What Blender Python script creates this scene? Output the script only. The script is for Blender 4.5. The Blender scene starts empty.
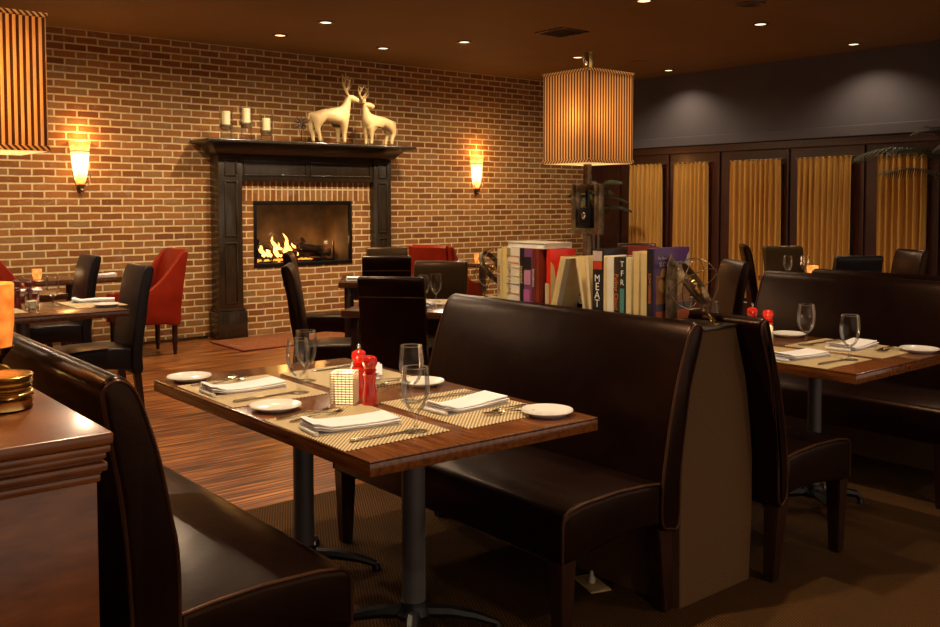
import bpy, bmesh, math, random
from mathutils import Vector, Matrix
random.seed(7)
PI = math.pi
SC = bpy.context.scene
COL = SC.collection

# ------------------------------------------------------------------ camera
pitch, yaw, roll = math.radians(2.71), math.radians(39.41), math.radians(-0.108)
fw = Vector((math.sin(yaw)*math.cos(pitch), math.cos(yaw)*math.cos(pitch), -math.sin(pitch)))
rt = Vector((math.cos(yaw), -math.sin(yaw), 0)); up = rt.cross(fw)
rt, up = rt*math.cos(roll)+up*math.sin(roll), up*math.cos(roll)-rt*math.sin(roll)
cd = bpy.data.cameras.new('camera'); cam = bpy.data.objects.new('camera', cd); COL.objects.link(cam)
cam.matrix_world = Matrix(((rt.x, up.x, -fw.x, 0), (rt.y, up.y, -fw.y, 0), (rt.z, up.z, -fw.z, 1.38), (0, 0, 0, 1)))
cd.sensor_width = 36; cd.lens = 933.2/940*36
cd.shift_y = -67.1/940
cd.clip_start = .05
SC.camera = cam
# ------------------------------------------------------------------ world, exposure
w = bpy.data.worlds.new('world'); SC.world = w; w.use_nodes = True
w.node_tree.nodes['Background'].inputs[0].default_value = (1, .72, .52, 1)
w.node_tree.nodes['Background'].inputs[1].default_value = .56
SC.view_settings.view_transform = 'Standard'; SC.view_settings.look = 'None'
SC.view_settings.exposure = 0.5; SC.view_settings.gamma = 1; SC.view_settings.use_curve_mapping = False
# lamp strengths (watts) and colours
CAN_W, SCONCE_W, SHADE_W, FIRE_W, VOTIVE_W = 60, 3.5, 7, 4, .3
WARM = (1, .60, .27); WARM2 = (1, .44, .12); CANC = (1, .74, .48)
LAMPC = (1, .66, .36)

# ------------------------------------------------------------------ mesh helpers
def NB(): return bmesh.new()
def merge(bm, t, M=None):
    if M is not None: t.transform(M)
    me = bpy.data.meshes.new('t'); t.to_mesh(me); t.free(); bm.from_mesh(me); bpy.data.meshes.remove(me)
def bx(bm, x0, x1, y0, y1, z0, z1, bev=0, seg=2, mi=0, M=None):
    t = NB(); bmesh.ops.create_cube(t, size=1)
    for v in t.verts:
        v.co = Vector(((x0+x1)/2+v.co.x*(x1-x0), (y0+y1)/2+v.co.y*(y1-y0), (z0+z1)/2+v.co.z*(z1-z0)))
    if bev: bmesh.ops.bevel(t, geom=t.edges[:], offset=bev, segments=seg, affect='EDGES', profile=.5)
    for f in t.faces: f.material_index = mi
    merge(bm, t, M)
def prism(bm, poly, axis, a0, a1, bev=0, seg=3, mi=0, M=None):
    """poly in the plane normal to axis: 'y' -> (x,z), 'x' -> (y,z), 'z' -> (x,y)"""
    t = NB()
    def P(p, a):
        return {'y': (p[0], a, p[1]), 'x': (a, p[0], p[1]), 'z': (p[0], p[1], a)}[axis]
    A = [t.verts.new(P(p, a0)) for p in poly]; B = [t.verts.new(P(p, a1)) for p in poly]
    fa = t.faces.new(A); fb = t.faces.new(B[::-1]); n = len(poly)
    for i in range(n): t.faces.new((A[i], B[i], B[(i+1) % n], A[(i+1) % n]))
    bmesh.ops.recalc_face_normals(t, faces=t.faces[:])
    if bev: bmesh.ops.bevel(t, geom=list(set(fa.edges[:]+fb.edges[:])), offset=bev, segments=seg, affect='EDGES', profile=.5)
    for f in t.faces: f.material_index = mi
    merge(bm, t, M)
def tube(bm, pts, r, n=8, mi=0, closed=False, M=None):
    t = NB(); pts = [Vector(p) for p in pts]; N = len(pts)
    rs = r if isinstance(r, (list, tuple)) else [r]*N
    rings = []; prev = None
    for i, p in enumerate(pts):
        if closed: d = pts[(i+1) % N]-pts[i-1]
        else: d = pts[min(i+1, N-1)]-pts[max(i-1, 0)]
        d.normalize()
        if prev is None:
            a = Vector((0, 0, 1)) if abs(d.z) < .9 else Vector((1, 0, 0))
            u = d.cross(a).normalized()
        else:
            u = (prev-d*prev.dot(d))
            u = u.normalized() if u.length > 1e-6 else d.cross(Vector((0, 0, 1))).normalized()
        prev = u; v = d.cross(u)
        rings.append([t.verts.new(p+(u*math.cos(2*PI*k/n)+v*math.sin(2*PI*k/n))*rs[i]) for k in range(n)])
    for i in range(N if closed else N-1):
        a, b = rings[i], rings[(i+1) % N]
        for k in range(n): t.faces.new((a[k], a[(k+1) % n], b[(k+1) % n], b[k]))
    if not closed: t.faces.new(rings[0][::-1]); t.faces.new(rings[-1])
    bmesh.ops.recalc_face_normals(t, faces=t.faces[:])
    for f in t.faces: f.material_index = mi
    merge(bm, t, M)
def lathe(bm, prof, n=24, c=(0, 0, 0), mi=0, a0=0, a1=2*PI, M=None, closedprof=False):
    t = NB(); full = abs(a1-a0-2*PI) < 1e-6; m = n if full else n+1
    rings = []
    for k in range(m):
        a = a0+(a1-a0)*k/n
        rings.append([t.verts.new((c[0]+r*math.cos(a), c[1]+r*math.sin(a), c[2]+z)) for r, z in prof])
    L = len(prof)
    for k in range(n):
        A, B = rings[k], rings[(k+1) % m]
        for i in range(L if closedprof else L-1):
            j = (i+1) % L
            try: t.faces.new((A[i], B[i], B[j], A[j]))
            except ValueError: pass
    bmesh.ops.remove_doubles(t, verts=t.verts[:], dist=1e-6)
    bmesh.ops.recalc_face_normals(t, faces=t.faces[:])
    for f in t.faces: f.material_index = mi
    merge(bm, t, M)
def obj(name, bm, mats, parent=None, smooth=35, loc=None):
    me = bpy.data.meshes.new(name); bm.to_mesh(me); bm.free()
    for m in (mats if isinstance(mats, (list, tuple)) else [mats]): me.materials.append(m)
    if smooth:
        for p in me.polygons: p.use_smooth = True
        me.set_sharp_from_angle(angle=math.radians(smooth))
    o = bpy.data.objects.new(name, me); COL.objects.link(o)
    if parent: o.parent = parent
    if loc: o.location = loc
    return o
def tag(o, label, cat, group=None, kind=None):
    if label: o['label'] = label
    if cat: o['category'] = cat
    if group: o['group'] = group
    if kind: o['kind'] = kind
    return o
def thing(name, label, cat, loc=(0, 0, 0), rz=0, group=None):
    o = bpy.data.objects.new(name, None); COL.objects.link(o); o.empty_display_size = .1
    o.location = loc; o.rotation_euler = (0, 0, rz); return tag(o, label, cat, group)
def struct(name, bm, m, smooth=0, parent=None):
    o = obj(name, bm, m, parent, smooth)
    if not parent: o['kind'] = 'structure'
    return o
def dup(root, label, loc, rz=None, group=None):
    def cp(o, par):
        c = o.copy(); COL.objects.link(c); c.parent = par
        for ch in KIDS.get(o.name, None) or list(o.children): cp(ch, c)
        return c
    r = cp(root, None); r.location = loc; r['label'] = label
    if rz is not None: r.rotation_euler = (0, 0, rz)
    if group: r['group'] = group
    return r
KIDS = {}
def light(name, kind, loc, power, col, parent=None, size=.03, rot=None, **k):
    l = bpy.data.lights.new(name, kind); l.energy = power; l.color = col
    if kind in ('POINT', 'SPOT'): l.shadow_soft_size = size
    for a, b in k.items(): setattr(l, a, b)
    o = bpy.data.objects.new(name, l); COL.objects.link(o); o.location = loc
    if rot: o.rotation_euler = rot
    if parent: o.parent = parent
    return o

# ------------------------------------------------------------------ materials
class NT:
    def __init__(s, name):
        s.m = bpy.data.materials.new(name); s.m.use_nodes = True; s.t = s.m.node_tree; s.n = s.t.nodes; s.l = s.t.links
        s.b = s.n['Principled BSDF']
    def node(s, typ, **k):
        n = s.n.new(typ)
        for a, b in k.items(): setattr(n, a, b)
        return n
    def link(s, a, b): s.l.new(a, b)
    def coord(s, scale=(1, 1, 1), rot=(0, 0, 0)):
        tc = s.node('ShaderNodeTexCoord'); mp = s.node('ShaderNodeMapping')
        mp.inputs['Scale'].default_value = scale; mp.inputs['Rotation'].default_value = rot
        s.link(tc.outputs['Object'], mp.inputs[0]); return mp.outputs[0]
    def noise(s, vec, scale, detail=3, rough=.5):
        n = s.node('ShaderNodeTexNoise'); n.inputs['Scale'].default_value = scale; n.inputs['Detail'].default_value = detail
        n.inputs['Roughness'].default_value = rough
        s.link(vec, n.inputs['Vector']); return n.outputs['Fac']
    def ramp(s, fac, stops):
        r = s.node('ShaderNodeValToRGB'); e = r.color_ramp.elements
        e[0].position, e[0].color = stops[0][0], (*stops[0][1], 1)
        e[1].position, e[1].color = stops[-1][0], (*stops[-1][1], 1)
        for p, c in stops[1:-1]:
            x = e.new(p); x.color = (*c, 1)
        s.link(fac, r.inputs[0]); return r.outputs[0]
    def mix(s, fac, a, b, mode='MIX'):
        m = s.node('ShaderNodeMix', data_type='RGBA', blend_type=mode)
        for i, v in ((0, fac), (6, a), (7, b)):
            if isinstance(v, (int, float)): m.inputs[i].default_value = v
            elif isinstance(v, tuple): m.inputs[i].default_value = (*v, 1)
            else: s.link(v, m.inputs[i])
        return m.outputs[2]
    def math(s, op, a, b=0):
        m = s.node('ShaderNodeMath', operation=op)
        for i, v in ((0, a), (1, b)):
            if isinstance(v, (int, float)): m.inputs[i].default_value = v
            else: s.link(v, m.inputs[i])
        return m.outputs[0]
    def bump(s, h, strength=.3, dist=.01):
        b = s.node('ShaderNodeBump'); b.inputs['Strength'].default_value = strength; b.inputs['Distance'].default_value = dist
        s.link(h, b.inputs['Height']); s.link(b.outputs[0], s.b.inputs['Normal'])
    def col(s, c):
        if isinstance(c, tuple): s.b.inputs['Base Color'].default_value = (*c, 1)
        else: s.link(c, s.b.inputs['Base Color'])
    def set(s, rough=.5, metal=0, spec=.5, **k):
        s.b.inputs['Roughness'].default_value = rough; s.b.inputs['Metallic'].default_value = metal
        s.b.inputs['Specular IOR Level'].default_value = spec
        for a, b in k.items(): s.b.inputs[a.replace('_', ' ')].default_value = b
        return s
def varied(name, c1, c2, scale=20, rough=.5, metal=0, spec=.5, bs=0, bscale=200, bdist=.001, stretch=(1, 1, 1), **k):
    t = NT(name); v = t.coord(stretch)
    t.col(t.ramp(t.noise(v, scale), [(.3, c1), (.7, c2)])); t.set(rough, metal, spec, **k)
    if bs: t.bump(t.noise(v, bscale), bs, bdist)
    return t.m
def emis(name, c, s, c2=None):
    t = NT(name); t.col((0, 0, 0)); t.b.inputs['Emission Strength'].default_value = s
    if c2:
        t.link(t.ramp(t.noise(t.coord(), 30), [(.35, c), (.65, c2)]), t.b.inputs['Emission Color'])
    else: t.b.inputs['Emission Color'].default_value = (*c, 1)
    return t.m
def brick(name, bw, bh, vertical=False, mort=.0095):
    t = NT(name); tc = t.node('ShaderNodeTexCoord'); s = t.node('ShaderNodeSeparateXYZ'); c = t.node('ShaderNodeCombineXYZ')
    t.link(tc.outputs['Object'], s.inputs[0])
    if vertical: t.link(s.outputs[2], c.inputs[0]); t.link(s.outputs[0], c.inputs[1])
    else: t.link(t.math('ADD', s.outputs[0], s.outputs[1]), c.inputs[0]); t.link(s.outputs[2], c.inputs[1])
    # wobble of the hand-laid courses
    wob = t.node('ShaderNodeTexNoise'); wob.inputs['Scale'].default_value = 6; t.link(tc.outputs['Object'], wob.inputs['Vector'])
    wv = t.node('ShaderNodeVectorMath', operation='SCALE'); wv.inputs['Scale'].default_value = .012
    sub = t.node('ShaderNodeVectorMath', operation='SUBTRACT'); t.link(wob.outputs['Color'], sub.inputs[0]); sub.inputs[1].default_value = (.5, .5, .5)
    t.link(sub.outputs[0], wv.inputs[0])
    ad = t.node('ShaderNodeVectorMath', operation='ADD'); t.link(c.outputs[0], ad.inputs[0]); t.link(wv.outputs[0], ad.inputs[1])
    b = t.node('ShaderNodeTexBrick'); t.link(ad.outputs[0], b.inputs['Vector'])
    b.inputs['Scale'].default_value = 1; b.inputs['Brick Width'].default_value = bw; b.inputs['Row Height'].default_value = bh
    b.inputs['Mortar Size'].default_value = mort; b.inputs['Mortar Smooth'].default_value = .35
    b.inputs['Color1'].default_value = (0, 0, 0, 1); b.inputs['Color2'].default_value = (1, 1, 1, 1); b.inputs['Mortar'].default_value = (.5, .5, .5, 1)
    if vertical: b.offset = 0
    tone = t.ramp(b.outputs['Color'], [(0, (.20, .066, .014)), (.3, (.35, .135, .030)), (.55, (.26, .115, .034)), (.8, (.41, .17, .042)), (1, (.28, .17, .07))])
    v = t.coord(); fine = t.noise(v, 45, 4)
    tone = t.mix(t.math('MULTIPLY', fine, .5), tone, (.14, .055, .022))
    smear = t.ramp(t.noise(v, 9, 5, .65), [(.55, (0, 0, 0)), (.75, (.5, .5, .5))])
    tone = t.mix(smear, tone, (.42, .32, .24))
    mcol = t.ramp(t.noise(v, 25), [(.3, (.56, .43, .22)), (.7, (.72, .58, .31))])
    t.col(t.mix(b.outputs['Fac'], tone, mcol)); t.set(.85, 0, .25)
    h = t.math('SUBTRACT', t.math('MULTIPLY', fine, .35), b.outputs['Fac']); t.bump(h, .7, .012)
    return t.m
def woodmat(name, c1, c2, c3, sx=(1, 12, 12), rough=.3, coat=.3, scale=6):
    t = NT(name); v = t.coord(sx); n = t.noise(v, scale, 6, .6)
    t.col(t.ramp(n, [(.3, c1), (.5, c2), (.72, c3)])); t.set(rough, 0, .5, Coat_Weight=coat, Coat_Roughness=.15)
    t.bump(n, .08, .002); return t.m
def leather(name, c1, c2, rough=.3, coat=.0):
    t = NT(name); v = t.coord()
    t.col(t.ramp(t.noise(v, 7, 4), [(.3, c1), (.75, c2)])); t.set(rough, 0, .27, Coat_Weight=coat, Coat_Roughness=.3, Specular_Tint=(1, .58, .36, 1))
    vo = t.node('ShaderNodeTexVoronoi'); vo.inputs['Scale'].default_value = 260; t.link(v, vo.inputs['Vector'])
    h = t.math('ADD', t.math('MULTIPLY', vo.outputs['Distance'], .12), t.math('MULTIPLY', t.noise(v, 11, 3), 1.2))
    t.bump(h, .35, .004); return t.m
MT = {}
MT['brick'] = brick('brick_running_bond', .2, .0677)
MT['soldier'] = brick('brick_soldier_course', .19, .0677, True)
MT['stack'] = brick('brick_side_stack', .2, .0677)
# strand floor
t = NT('strand_wood_floor'); tc = t.node('ShaderNodeTexCoord')
b = t.node('ShaderNodeTexBrick'); t.link(tc.outputs['Object'], b.inputs['Vector']); b.inputs['Scale'].default_value = 1
b.inputs['Brick Width'].default_value = 1.5; b.inputs['Row Height'].default_value = .095; b.inputs['Mortar Size'].default_value = .0015
b.inputs['Color1'].default_value = (0, 0, 0, 1); b.inputs['Color2'].default_value = (1, 1, 1, 1); b.inputs['Mortar'].default_value = (0, 0, 0, 1)
v = t.coord((.8, 24, 1)); n = t.noise(v, 2.2, 4, .55)
base = t.ramp(n, [(.36, (.010, .003, .002)), (.46, (.075, .020, .005)), (.54, (.24, .075, .015)), (.66, (.62, .24, .05))])
base = t.mix(.12, base, t.ramp(b.outputs['Color'], [(0, (.10, .03, .01)), (1, (.34, .12, .035))]))
t.col(t.mix(b.outputs['Fac'], base, (.01, .004, .002))); t.set(.33, 0, .45); t.bump(n, .06, .002); MT['floor'] = t.m
# carpet
t = NT('ribbed_brown_carpet'); v = t.coord((1, 1, 1), (0, 0, .5)); wv = t.node('ShaderNodeTexWave'); wv.inputs['Scale'].default_value = 28; wv.inputs['Distortion'].default_value = 2.5
wv.inputs['Detail Scale'].default_value = 12; t.link(v, wv.inputs['Vector'])
c = t.ramp(wv.outputs['Fac'], [(0, (.028, .012, .0035)), (1, (.105, .048, .013))])
c = t.mix(t.ramp(t.noise(v, 5, 4), [(.4, (0, 0, 0)), (.7, (.6, .6, .6))]), c, (.05, .026, .010))
t.col(c); t.set(.95, 0, .1); t.bump(wv.outputs['Fac'], .6, .004); MT['carpet'] = t.m
# ceiling
MT['ceiling'] = varied('brown_ceiling_paint', (.20, .118, .036), (.25, .145, .046), 1.2, .75, bs=.15, bscale=90)
MT['greywall'] = varied('grey_mauve_paint', (.078, .072, .088), (.092, .085, .102), 2, .8, bs=.1, bscale=120)
MT['plainwall'] = varied('dark_brown_wall_paint', (.07, .04, .02), (.09, .05, .026), 2, .8)
MT['wallwood'] = woodmat('mahogany_wall_panel', (.012, .003, .003), (.030, .006, .005), (.055, .012, .008), (8, 8, 1), .35, .2)
MT['mantel'] = woodmat('black_brown_mantel_wood', (.012, .008, .004), (.022, .015, .008), (.040, .027, .015), (6, 6, 1), .3, .6)
MT['table'] = woodmat('walnut_tabletop', (.075, .021, .005), (.17, .052, .012), (.26, .088, .02), (10, 1, 10), .2, .5)
MT['tabledark'] = woodmat('dark_table_wood', (.05, .018, .008), (.09, .034, .014), (.14, .055, .022), (10, 1, 10), .22, .4)
MT['console'] = woodmat('red_brown_console_wood', (.09, .025, .006), (.19, .055, .012), (.27, .088, .02), (2, 2, 7), .3, .4, 3)
MT['legwood'] = woodmat('dark_mahogany_leg', (.012, .004, .003), (.022, .007, .005), (.035, .012, .008), (8, 8, 1), .28, .3)
MT['leather'] = leather('dark_brown_leather', (.0045, .0014, .0011), (.0095, .0032, .0023))
MT['leather_olive_lit'] = leather('olive_lit_dark_leather', (.030, .019, .009), (.048, .030, .014))  # lit copy of the dark leather: olive sheen put into its base colour
MT['leather_black'] = leather('black_leather', (.012, .010, .012), (.022, .018, .022), .33)
MT['leather_black'].node_tree.nodes['Principled BSDF'].inputs['Specular Tint'].default_value = (.9, .85, .9, 1)
MT['welt'] = leather('brown_leather_welt', (.045, .018, .010), (.07, .03, .016), .3)
MT['leather_red'] = leather('red_leather', (.20, .014, .006), (.28, .022, .009), .35)
MT['steel'] = varied('grey_painted_steel', (.085, .080, .085), (.115, .105, .11), 10, .45, .3)
MT['black_iron'] = varied('black_cast_iron', (.012, .012, .013), (.022, .022, .024), 30, .4, .5, bs=.1)
MT['silver'] = varied('polished_cutlery_steel', (.55, .50, .42), (.65, .6, .52), 8, .18, 1)
MT['chrome'] = varied('chrome', (.7, .68, .65), (.78, .75, .72), 8, .12, 1)
MT['brass'] = varied('aged_brass', (.50, .33, .10), (.72, .5, .18), 40, .25, 1, bs=.2, bscale=60)
MT['bronze'] = varied('antique_bronze', (.10, .065, .035), (.30, .21, .12), 35, .4, .8, bs=.3, bscale=70)
MT['porcelain'] = varied('white_porcelain', (.82, .78, .70), (.88, .84, .77), 3, .15, spec=.6)
MT['napkin'] = varied('white_linen_napkin', (.80, .79, .80), (.90, .88, .88), 12, .85, bs=.3, bscale=500)
MT['redgloss'] = varied('red_lacquer', (.62, .014, .006), (.72, .024, .010), 5, .18, spec=.6, Coat_Weight=.6)
MT['darkred'] = varied('dark_red_lacquer', (.10, .006, .006), (.15, .01, .01), 5, .25, spec=.6)
MT['cream_figure'] = varied('cream_resin', (.66, .47, .21), (.80, .60, .30), 8, .45)
MT['cream_antler'] = varied('gold_cream_antler', (.62, .45, .20), (.8, .62, .32), 12, .4)
MT['wax'] = varied('ivory_wax', (.93, .82, .50), (.96, .88, .6), 10, .5)
MT['log'] = varied('charred_log', (.012, .008, .006), (.07, .035, .018), 18, .9, bs=.8, bscale=40, bdist=.01)
MT['firebrick'] = varied('sooty_firebox_panel', (.05, .035, .022), (.13, .085, .05), 6, .75)
MT['blackmetal'] = varied('black_metal_frame', (.010, .009, .009), (.018, .016, .016), 12, .35, .6)
MT['offwhite'] = varied('off_white_plastic', (.6, .55, .45), (.7, .64, .54), 12, .5)
MT['pot'] = varied('brown_ceramic_pot', (.05, .028, .015), (.08, .045, .025), 6, .35)
MT['leaf'] = varied('palm_leaf', (.008, .016, .005), (.035, .042, .010), 8, .5)
MT['trunk'] = varied('palm_trunk_fibre', (.04, .026, .015), (.09, .06, .035), 30, .9, bs=.5, bscale=50)
def glassmat(name, col=(1, 1, 1), rough=0, thin=False):
    t = NT(name); t.n.remove(t.b)
    out = t.n['Material Output']
    if thin:   # flat pane: mostly clear with a mirror-like share
        tr = t.node('ShaderNodeBsdfTransparent'); tr.inputs[0].default_value = (*col, 1)
        gl = t.node('ShaderNodeBsdfGlossy'); gl.inputs['Roughness'].default_value = .06
        fr = t.node('ShaderNodeFresnel'); fr.inputs[0].default_value = 1.45
        mx = t.node('ShaderNodeMixShader'); t.link(t.math('MULTIPLY', fr.outputs[0], .6), mx.inputs[0]); t.link(tr.outputs[0], mx.inputs[1]); t.link(gl.outputs[0], mx.inputs[2])
        t.link(mx.outputs[0], out.inputs[0])
    else:
        g = t.node('ShaderNodeBsdfGlass'); g.inputs['Color'].default_value = (*col, 1); g.inputs['Roughness'].default_value = rough; g.inputs['IOR'].default_value = 1.45
        t.link(g.outputs[0], out.inputs[0])
    return t.m
MT['glass'] = glassmat('clear_goblet_glass', thin=False)
MT['pane'] = glassmat('clear_thin_glass', (.985, .98, .96), thin=True)
MT['goblet'] = MT['pane'].copy(); MT['goblet'].name = 'thin_goblet_glass'
for n_ in MT['goblet'].node_tree.nodes:
    if n_.type == 'MATH': n_.inputs[1].default_value = .75
    if n_.type == 'BSDF_GLOSSY': n_.inputs['Roughness'].default_value = .13
MT['canlens'] = emis('downlight_lens', (1, .62, .30), 3)
MT['flame'] = emis('flame', (1, .30, .03), 3.2, (1, .6, .16))
MT['ember'] = emis('ember', (1, .25, .03), 3, (.3, .04, .0))
MT['wick_flame'] = emis('candle_flame', (1, .62, .22), 12)
# placemat
t = NT('woven_placemat'); v = t.coord((1, 1, 1)); ch = t.node('ShaderNodeTexChecker'); ch.inputs['Scale'].default_value = 150; t.link(v, ch.inputs['Vector'])
t.col(t.mix(ch.outputs['Fac'], (.13, .075, .025), (.88, .70, .38))); t.set(.6, 0, .4); t.bump(ch.outputs['Fac'], .5, .001); MT['mat'] = t.m
# divider fabric
t = NT('brown_panel_fabric'); v = t.coord(); t.col(t.ramp(t.noise(v, 160, 2), [(.35, (.085, .042, .015)), (.65, (.120, .062, .024))])); t.set(.75, 0, .3); t.bump(t.noise(v, 300), .3, .001); MT['divider'] = t.m
# rug
t = NT('mottled_hearth_rug'); v = t.coord(); t.col(t.ramp(t.noise(v, 30, 5, .75), [(.38, (.10, .02, .008)), (.47, (.26, .10, .035)), (.54, (.13, .03, .012)), (.62, (.30, .15, .07))])); t.set(.95, 0, .1); MT['rug'] = t.m
MT['rugedge'] = varied('dark_red_rug_edge', (.10, .012, .006), (.14, .02, .01), 20, .9)
# curtain
t = NT('gold_curtain'); v = t.coord((1, 40, 1)); t.col(t.ramp(t.noise(v, 3, 3), [(.3, (.78, .46, .10)), (.7, (.90, .58, .16))])); t.set(.8, 0, .2)
t.b.inputs['Sheen Weight'].default_value = .2; MT['curtain'] = t.m
# sconce glass (gives off light)
t = NT('sconce_alabaster'); v = t.coord(); sp = t.node('ShaderNodeSeparateXYZ'); t.link(v, sp.inputs[0])
g = t.ramp(t.math('ADD', t.math('DIVIDE', sp.outputs[2], .42), t.math('MULTIPLY', t.math('SUBTRACT', t.noise(v, 26, 4), .5), .35)),
           [(0, (.20, .035, .004)), (.2, (.9, .25, .03)), (.38, (1, .72, .3)), (.7, (1, .8, .42)), (.86, (1, .42, .08)), (1, (.7, .2, .03))])
t.col((.5, .3, .12)); t.link(g, t.b.inputs['Emission Color']); t.b.inputs['Emission Strength'].default_value = 2.2; t.set(.3); MT['sconce'] = t.m
t = NT('orange_candle_glass'); v = t.coord(); t.col((.8, .25, .04)); t.link(t.ramp(t.noise(v, 25, 4), [(.35, (.5, .07, .003)), (.7, (.95, .30, .04))]), t.b.inputs['Emission Color'])
t.b.inputs['Emission Strength'].default_value = .75; t.set(.3); MT['orangeglass'] = t.m
MT['votiveglass'] = emis('lit_votive_glass', (1, .62, .25), 1.6)
MT['redvotive'] = emis('lit_red_votive', (1, .16, .02), 1.0, (1, .4, .08))
def shade_mat(name, period, diag=False):
    t = NT(name); t.n.remove(t.b); tc = t.node('ShaderNodeTexCoord'); s = t.node('ShaderNodeSeparateXYZ'); t.link(tc.outputs['Object'], s.inputs[0])
    a = t.math('ADD', s.outputs[0], s.outputs[1]) if not diag else t.math('ADD', t.math('ADD', s.outputs[0], s.outputs[1]), s.outputs[2])
    if not diag: a = t.math('ADD', s.outputs[0], s.outputs[1])
    f = t.math('FRACT', t.math('DIVIDE', t.math('ADD', a, 10), period))
    k = t.math('GREATER_THAN', f, .52 if not diag else .5)
    c = t.mix(k, (.86, .60, .28), (.12, .045, .018))
    d = t.node('ShaderNodeBsdfDiffuse'); tr = t.node('ShaderNodeBsdfTranslucent'); t.link(c, d.inputs[0]); t.link(c, tr.inputs[0])
    mx = t.node('ShaderNodeMixShader'); mx.inputs[0].default_value = .5; t.link(d.outputs[0], mx.inputs[1]); t.link(tr.outputs[0], mx.inputs[2])
    t.link(mx.outputs[0], t.n['Material Output'].inputs[0]); return t.m
MT['shade'] = shade_mat('striped_shade_fabric', .0155)
MT['shadetrim'] = shade_mat('diagonal_striped_trim', .0155, True)
t = NT('white_lamp_diffuser'); t.n.remove(t.b); tr = t.node('ShaderNodeBsdfTranslucent'); tr.inputs[0].default_value = (.9, .82, .66, 1); d = t.node('ShaderNodeBsdfDiffuse'); d.inputs[0].default_value = (.85, .8, .7, 1)
mx = t.node('ShaderNodeMixShader'); mx.inputs[0].default_value = .6; t.link(d.outputs[0], mx.inputs[1]); t.link(tr.outputs[0], mx.inputs[2]); t.link(mx.outputs[0], t.n['Material Output'].inputs[0]); MT['diffuser'] = t.m
_pl = {}
def plain(c, rough=.5, **k):
    key = (c, rough)
    if key not in _pl:
        _pl[key] = varied('printed_%d' % len(_pl), tuple(x*.9 for x in c), tuple(min(1, x*1.08) for x in c), 15, rough, **k)
    return _pl[key]

# ------------------------------------------------------------------ room shell
XR, YB, ZC, XL, YF = 9.53, 9.0, 2.98, -2.6, -2.6
bm = NB(); bx(bm, XL, XR, 3.83, YB+.6, -.1, 0); struct('floor', bm, MT['floor'])
bm = NB(); bx(bm, XL, XR, YF, 3.83, -.1, 0); struct('floor_carpet', bm, MT['carpet'])
bm = NB(); bx(bm, XL, XR+.2, YF, YB+.2, ZC, ZC+.1); struct('ceiling', bm, MT['ceiling'])
OX0, OX1, OZ0, OZ1 = 4.41, 5.575, .715, 1.386
bm = NB()
bx(bm, XL, OX0, YB, YB+.15, 0, ZC); bx(bm, OX1, XR, YB, YB+.15, 0, ZC)
bx(bm, OX0, OX1, YB, YB+.15, 0, OZ0); bx(bm, OX0, OX1, YB, YB+.15, OZ1, ZC)
struct('wall_back', bm, MT['brick'])
bm = NB(); bx(bm, XL-.1, XL, YF, YB, 0, ZC); struct('wall_left', bm, MT['plainwall'])
bm = NB(); bx(bm, XR, XR+.15, YF, YB+.15, 2.10, ZC); struct('wall_right', bm, MT['greywall'])
# dark panelled lower half of the right wall, with the window openings in it
WIN = [(a-.05, b-.05) for a, b in [(7.70, 8.24), (6.99, 7.51), (6.00, 6.67), (5.15, 5.81), (4.37, 4.88), (3.45, 4.1), (2.4, 3.1)]]
bm = NB(); bx(bm, XR, XR+.12, YF, YB, 0, .18); bx(bm, XR, XR+.12, YF, YB, 1.86, 2.10)
ys = sorted(sum([list(p) for p in WIN], [])); ys = [YF]+ys+[YB]
for i in range(0, len(ys), 2): bx(bm, XR, XR+.12, ys[i], ys[i+1], .18, 1.86)
struct('wall_right_panel', bm, MT['wallwood'])
bm = NB(); bx(bm, XR-.06, XR-.0005, YF, YB, 2.075, 2.19, .006)
struct('trim_1', bm, MT['greywall'])
bm = NB()
bx(bm, XR-.035, XR-.0005, YF, YB, 1.985, 2.07, .005)
for a in (8.42, 7.6, 6.83, 5.90, 5.01, 4.23, 3.27, 2.2):
    bx(bm, XR-.022, XR-.0005, a-.012, a+.012, .1, 1.98, .004)
struct('trim_2', bm, MT['wallwood'])
for i, (a, b_) in enumerate(WIN):
    wn = bpy.data.objects.new('window_%d' % (i+1), None); COL.objects.link(wn); wn['kind'] = 'structure'; wn.location = (XR, (a+b_)/2, 0)
    h = (b_-a)/2
    bm = NB(); bx(bm, .03, .06, -h+.001, h-.001, .19, .24); bx(bm, .03, .06, -h+.001, h-.001, 1.81, 1.859); bx(bm, .03, .06, -h+.001, -h+.03, .24, 1.81); bx(bm, .03, .06, h-.03, h-.001, .24, 1.81)
    obj('window_frame', bm, MT['wallwood'], wn, 0)
    bm = NB(); bx(bm, .07, .075, -h+.001, h-.001, .2, 1.85); obj('window_glass', bm, plain((.01, .01, .015), .1), wn, 0)
bm = NB(); bx(bm, XL, 3.93, YB-.012, YB-.0005, 0, .03); bx(bm, 6.13, XR, YB-.012, YB-.0005, 0, .03); struct('baseboard_back', bm, MT['mantel'])

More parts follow.
